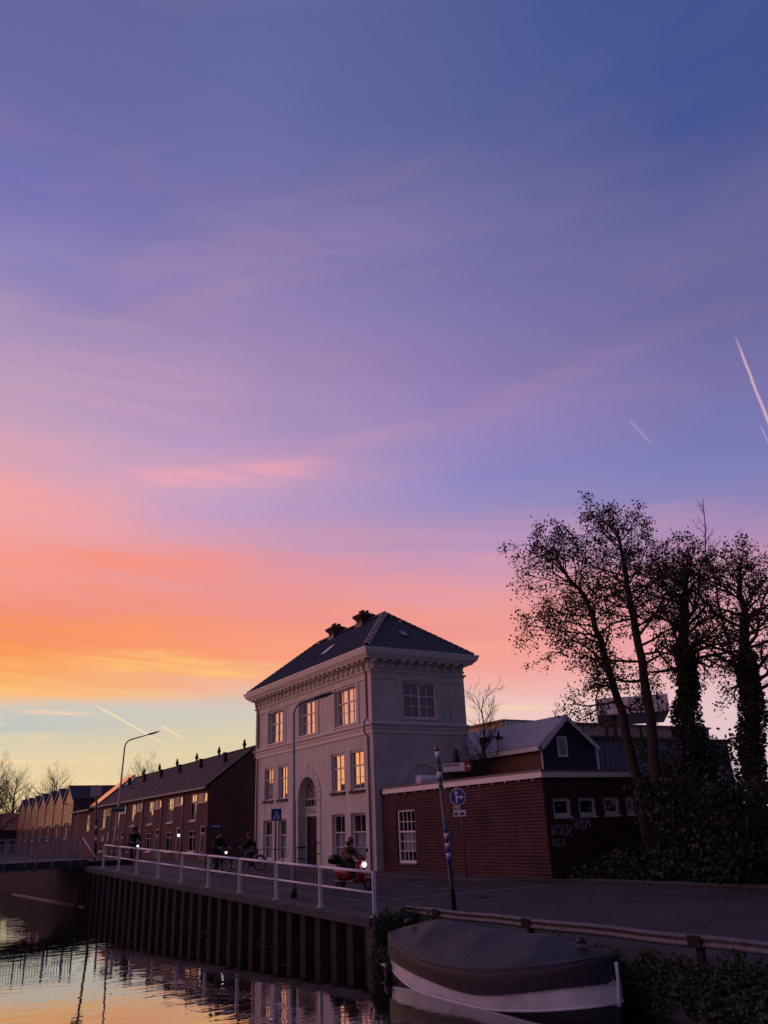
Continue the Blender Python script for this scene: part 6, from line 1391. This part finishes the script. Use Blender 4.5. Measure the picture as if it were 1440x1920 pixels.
# scooter
sxf = place(ground_hit(664, 1670), (0.33, -0.94, 0)); X = lambda *p: sxf @ Vector(p); sx3 = sxf.to_3x3()
sc_ = T('motor_scooter', 'red motor scooter with lit headlamp, windscreen and rear case on the road', 'scooter', X(0, 0, 0))
for y_ in (-0.62, 0.66):
    m2 = MB(); ring_mesh(m2, sxf, (0, y_, 0.22), 0.155, 0.065, 24, 8); w = m2.build('wheel', rubber, sc_, True)
    m2 = MB(); m2.lathe([(0, -0.04), (0.11, -0.04), (0.12, 0), (0.11, 0.04), (0, 0.04)], X(0, y_, 0.22), d=sx3 @ Vector((1, 0, 0)), n=16); m2.build('rim', galv, w, True)
def body_loft(secs, nm, m, n=12):
    m2 = MB(); m2.loft([[X(cx+w_*math.copysign(abs(math.cos(2*PI*k/n))**0.75, math.cos(2*PI*k/n)), y_+(sl*math.sin(2*PI*k/n)), z_+h_*math.copysign(abs(math.sin(2*PI*k/n))**0.75, math.sin(2*PI*k/n))) for k in range(n)] for cx, y_, z_, w_, h_, sl in secs]); return m2.build(nm, m, sc_, True)
body_loft([(0, -0.86, 0.62, 0.05, 0.05, 0), (0, -0.80, 0.60, 0.14, 0.12, 0), (0, -0.55, 0.56, 0.20, 0.19, 0), (0, -0.25, 0.52, 0.19, 0.21, 0), (0, -0.06, 0.44, 0.15, 0.16, 0)], 'rear_body', red_m)
body_loft([(0, -0.10, 0.30, 0.17, 0.05, 0), (0, 0.10, 0.28, 0.18, 0.05, 0), (0, 0.38, 0.30, 0.16, 0.06, 0)], 'footboard', red_m)
m2 = MB(); m2.loft([[X(w_*q, y_-abs(q)**2*0.10, z_) for q in (-1, -0.7, -0.35, 0, 0.35, 0.7, 1)]+[X(w_*q*0.94, y_-0.05-abs(q)**2*0.10, z_) for q in (1, 0.7, 0.35, 0, -0.35, -0.7, -1)] for y_, z_, w_ in ((0.44, 0.24, 0.13), (0.46, 0.42, 0.22), (0.43, 0.62, 0.24), (0.38, 0.82, 0.20), (0.34, 0.92, 0.13))]); m2.build('leg_shield', red_m, sc_, True)
body_loft([(0, 0.44, 0.36, 0.04, 0.04, 0), (0, 0.52, 0.38, 0.09, 0.05, 0), (0, 0.68, 0.41, 0.10, 0.05, 0), (0, 0.84, 0.36, 0.08, 0.04, 0), (0, 0.90, 0.30, 0.03, 0.02, 0)], 'front_mudguard', red_m)
m2 = MB()
for s in (-0.09, 0.09): m2.tube([X(s, 0.66, 0.22), X(s*0.6, 0.50, 0.62)], 0.022, 6)
m2.build('fork', galv, sc_)
body_loft([(0, -0.72, 0.78, 0.10, 0.04, 0), (0, -0.60, 0.80, 0.15, 0.06, 0), (0, -0.30, 0.78, 0.15, 0.06, 0), (0, -0.12, 0.75, 0.10, 0.04, 0)], 'seat', black_m)
body_loft([(0, 0.28, 0.98, 0.08, 0.06, 0), (0, 0.36, 0.98, 0.14, 0.09, 0), (0, 0.44, 0.97, 0.10, 0.07, 0)], 'handlebar_cowl', red_m)
m2 = MB(); m2.tube([X(-0.34, 0.24, 1.04), X(-0.18, 0.32, 1.03), X(0.18, 0.32, 1.03), X(0.34, 0.24, 1.04)], 0.018, 6); m2.build('handlebar', black_m, sc_, True)
m2 = MB(); m2.lathe([(0, 0.0), (0.07, 0.0), (0.085, 0.04), (0.08, 0.075), (0.0, 0.085)], X(0, 0.44, 0.80), d=sx3 @ Vector((0, 1, 0.05)), n=16); m2.build('headlight', glow, sc_, True)
m2 = MB(); m2.loft([[X(w_*q, y_-abs(q)**2*0.10, z_) for q in (-1, -0.6, -0.2, 0.2, 0.6, 1)] for y_, z_, w_ in ((0.44, 1.04, 0.20), (0.40, 1.22, 0.24), (0.32, 1.40, 0.20), (0.30, 1.44, 0.12))], False, False)
scr = bpy.data.materials.new('clear_screen'); scr.use_nodes = True; _n = scr.node_tree; _b = _n.nodes['Principled BSDF']; _tr = _n.nodes.new('ShaderNodeBsdfTransparent'); _mx = _n.nodes.new('ShaderNodeMixShader'); _mx.inputs[0].default_value = 0.25
_b.inputs['Roughness'].default_value = 0.08; _b.inputs['Base Color'].default_value = (0.3, 0.3, 0.33, 1); _n.links.new(_tr.outputs[0], _mx.inputs[1]); _n.links.new(_b.outputs[0], _mx.inputs[2]); _n.links.new(_mx.outputs[0], _n.nodes['Material Output'].inputs[0])
m2.build('windscreen', scr, sc_, True)
for s in (-1, 1):
    m2 = MB(); m2.tube([X(s*0.26, 0.30, 1.04), X(s*0.34, 0.32, 1.20)], 0.008, 4); mr_ = m2.build('mirror_stalk', black_m, sc_)
    m2 = MB(); m2.lathe([(0, 0), (0.055, 0.0), (0.06, 0.015), (0.0, 0.03)], X(s*0.35, 0.31, 1.24), d=sx3 @ Vector((0, 1, 0)), n=12); m2.build('mirror', black_m, mr_, True)
body_loft([(0, -1.06, 0.98, 0.10, 0.10, 0), (0, -1.02, 0.98, 0.20, 0.16, 0), (0, -0.84, 0.98, 0.22, 0.18, 0), (0, -0.70, 0.97, 0.19, 0.15, 0), (0, -0.66, 0.96, 0.10, 0.08, 0)], 'top_case', mat('case_black', (0.015, 0.015, 0.018), 0.22, 0.1, 4))
m2 = MB(); m2.tube([X(0.14, -0.75, 0.30), X(0.15, -0.25, 0.28)], [0.05, 0.035], 8); m2.build('exhaust', galv, sc_, True)
rider('person in brown coat and dark red helmet riding the red scooter', sxf, SCO, (brown_coat, dark_tr, hair_b), helmet=mat('helmet_red', (0.10, 0.02, 0.02), 0.15, 0.05, 4, coat=1.0))

# ------------------------------------------------------------------ fallen leaves, drain covers
rnd = random.Random(91); mb = MB()
for _ in range(2600):
    u = rnd.random()
    if u < 0.45: y_ = rnd.uniform(8, 30); x_ = kerbx(y_)-0.25-abs(rnd.gauss(0, 0.5))
    elif u < 0.75: y_ = rnd.uniform(20, 45); x_ = xw(y_)+0.6+abs(rnd.gauss(0, 0.5))
    else: y_ = rnd.uniform(6, 40); x_ = rnd.uniform(12.8, 19)
    z_ = g(x_, y_)+0.018; a_ = rnd.uniform(0, 2*PI); s_ = rnd.uniform(0.04, 0.085); d = Vector((math.cos(a_), math.sin(a_), rnd.uniform(-0.1, 0.3)))*s_; e = Vector((-math.sin(a_), math.cos(a_), 0))*s_*0.4; c = Vector((x_, y_, z_)); n = len(mb.v)
    mb.v.extend([tuple(c-d*0.5), tuple(c+e+Vector((0, 0, 0.012))), tuple(c+d*0.5+Vector((0, 0, 0.01))), tuple(c-e)]); mb.f.append((n, n+1, n+2, n+3))
stuff(tag(mb.build('fallen_leaves', mat('dead_leaf', (0.10, 0.06, 0.03), 0.8, 0.4, 4)), 'scattered brown fallen leaves along the kerb and quay edge', 'leaves'))
for (px_, py_, lb) in ((905, 1682, 'round iron drain cover set in the road behind the signpost'), (1180, 1690, 'round iron drain cover set in the road beside the undergrowth')):
    c = ground_hit(px_, py_); dcv = T('drain_cover', lb, 'drain cover', c+Vector((0, 0, 0.012)))
    m2 = MB(); m2.lathe([(0.0, 0.0), (0.34, 0.0), (0.34, 0.012), (0.30, 0.014), (0.0, 0.014)], c+Vector((0, 0, 0.012)), n=20); m2.build('plate', steel_dark, dcv)
    for k in range(5): m2 = MB(); m2.box(c.x-0.2, c.x+0.2, c.y-0.2+k*0.1-0.015, c.y-0.2+k*0.1+0.015, c.z+0.0265, c.z+0.031); m2.build('rib', steel_dark, dcv)

# leaves and scum drifting along the quay wall
rnd = random.Random(17); mb = MB()
for _ in range(420):
    y_ = 18.5+rnd.random()**0.8*22; x_ = xw(y_)-0.1-abs(rnd.gauss(0, 0.55)) if rnd.random() < 0.75 else rnd.uniform(4, 10)
    a_ = rnd.uniform(0, 2*PI); s_ = rnd.uniform(0.03, 0.08); c = Vector((x_, y_, WATER+0.006)); d = Vector((math.cos(a_), math.sin(a_), 0))*s_; e = Vector((-d.y, d.x, 0))*0.45; n = len(mb.v)
    mb.v.extend([tuple(c-d), tuple(c+e), tuple(c+d), tuple(c-e)]); mb.f.append((n, n+1, n+2, n+3))
stuff(tag(mb.build('floating_leaves', MATS['dead_leaf']), 'brown leaves drifting on the canal beside the quay wall', 'leaves'))
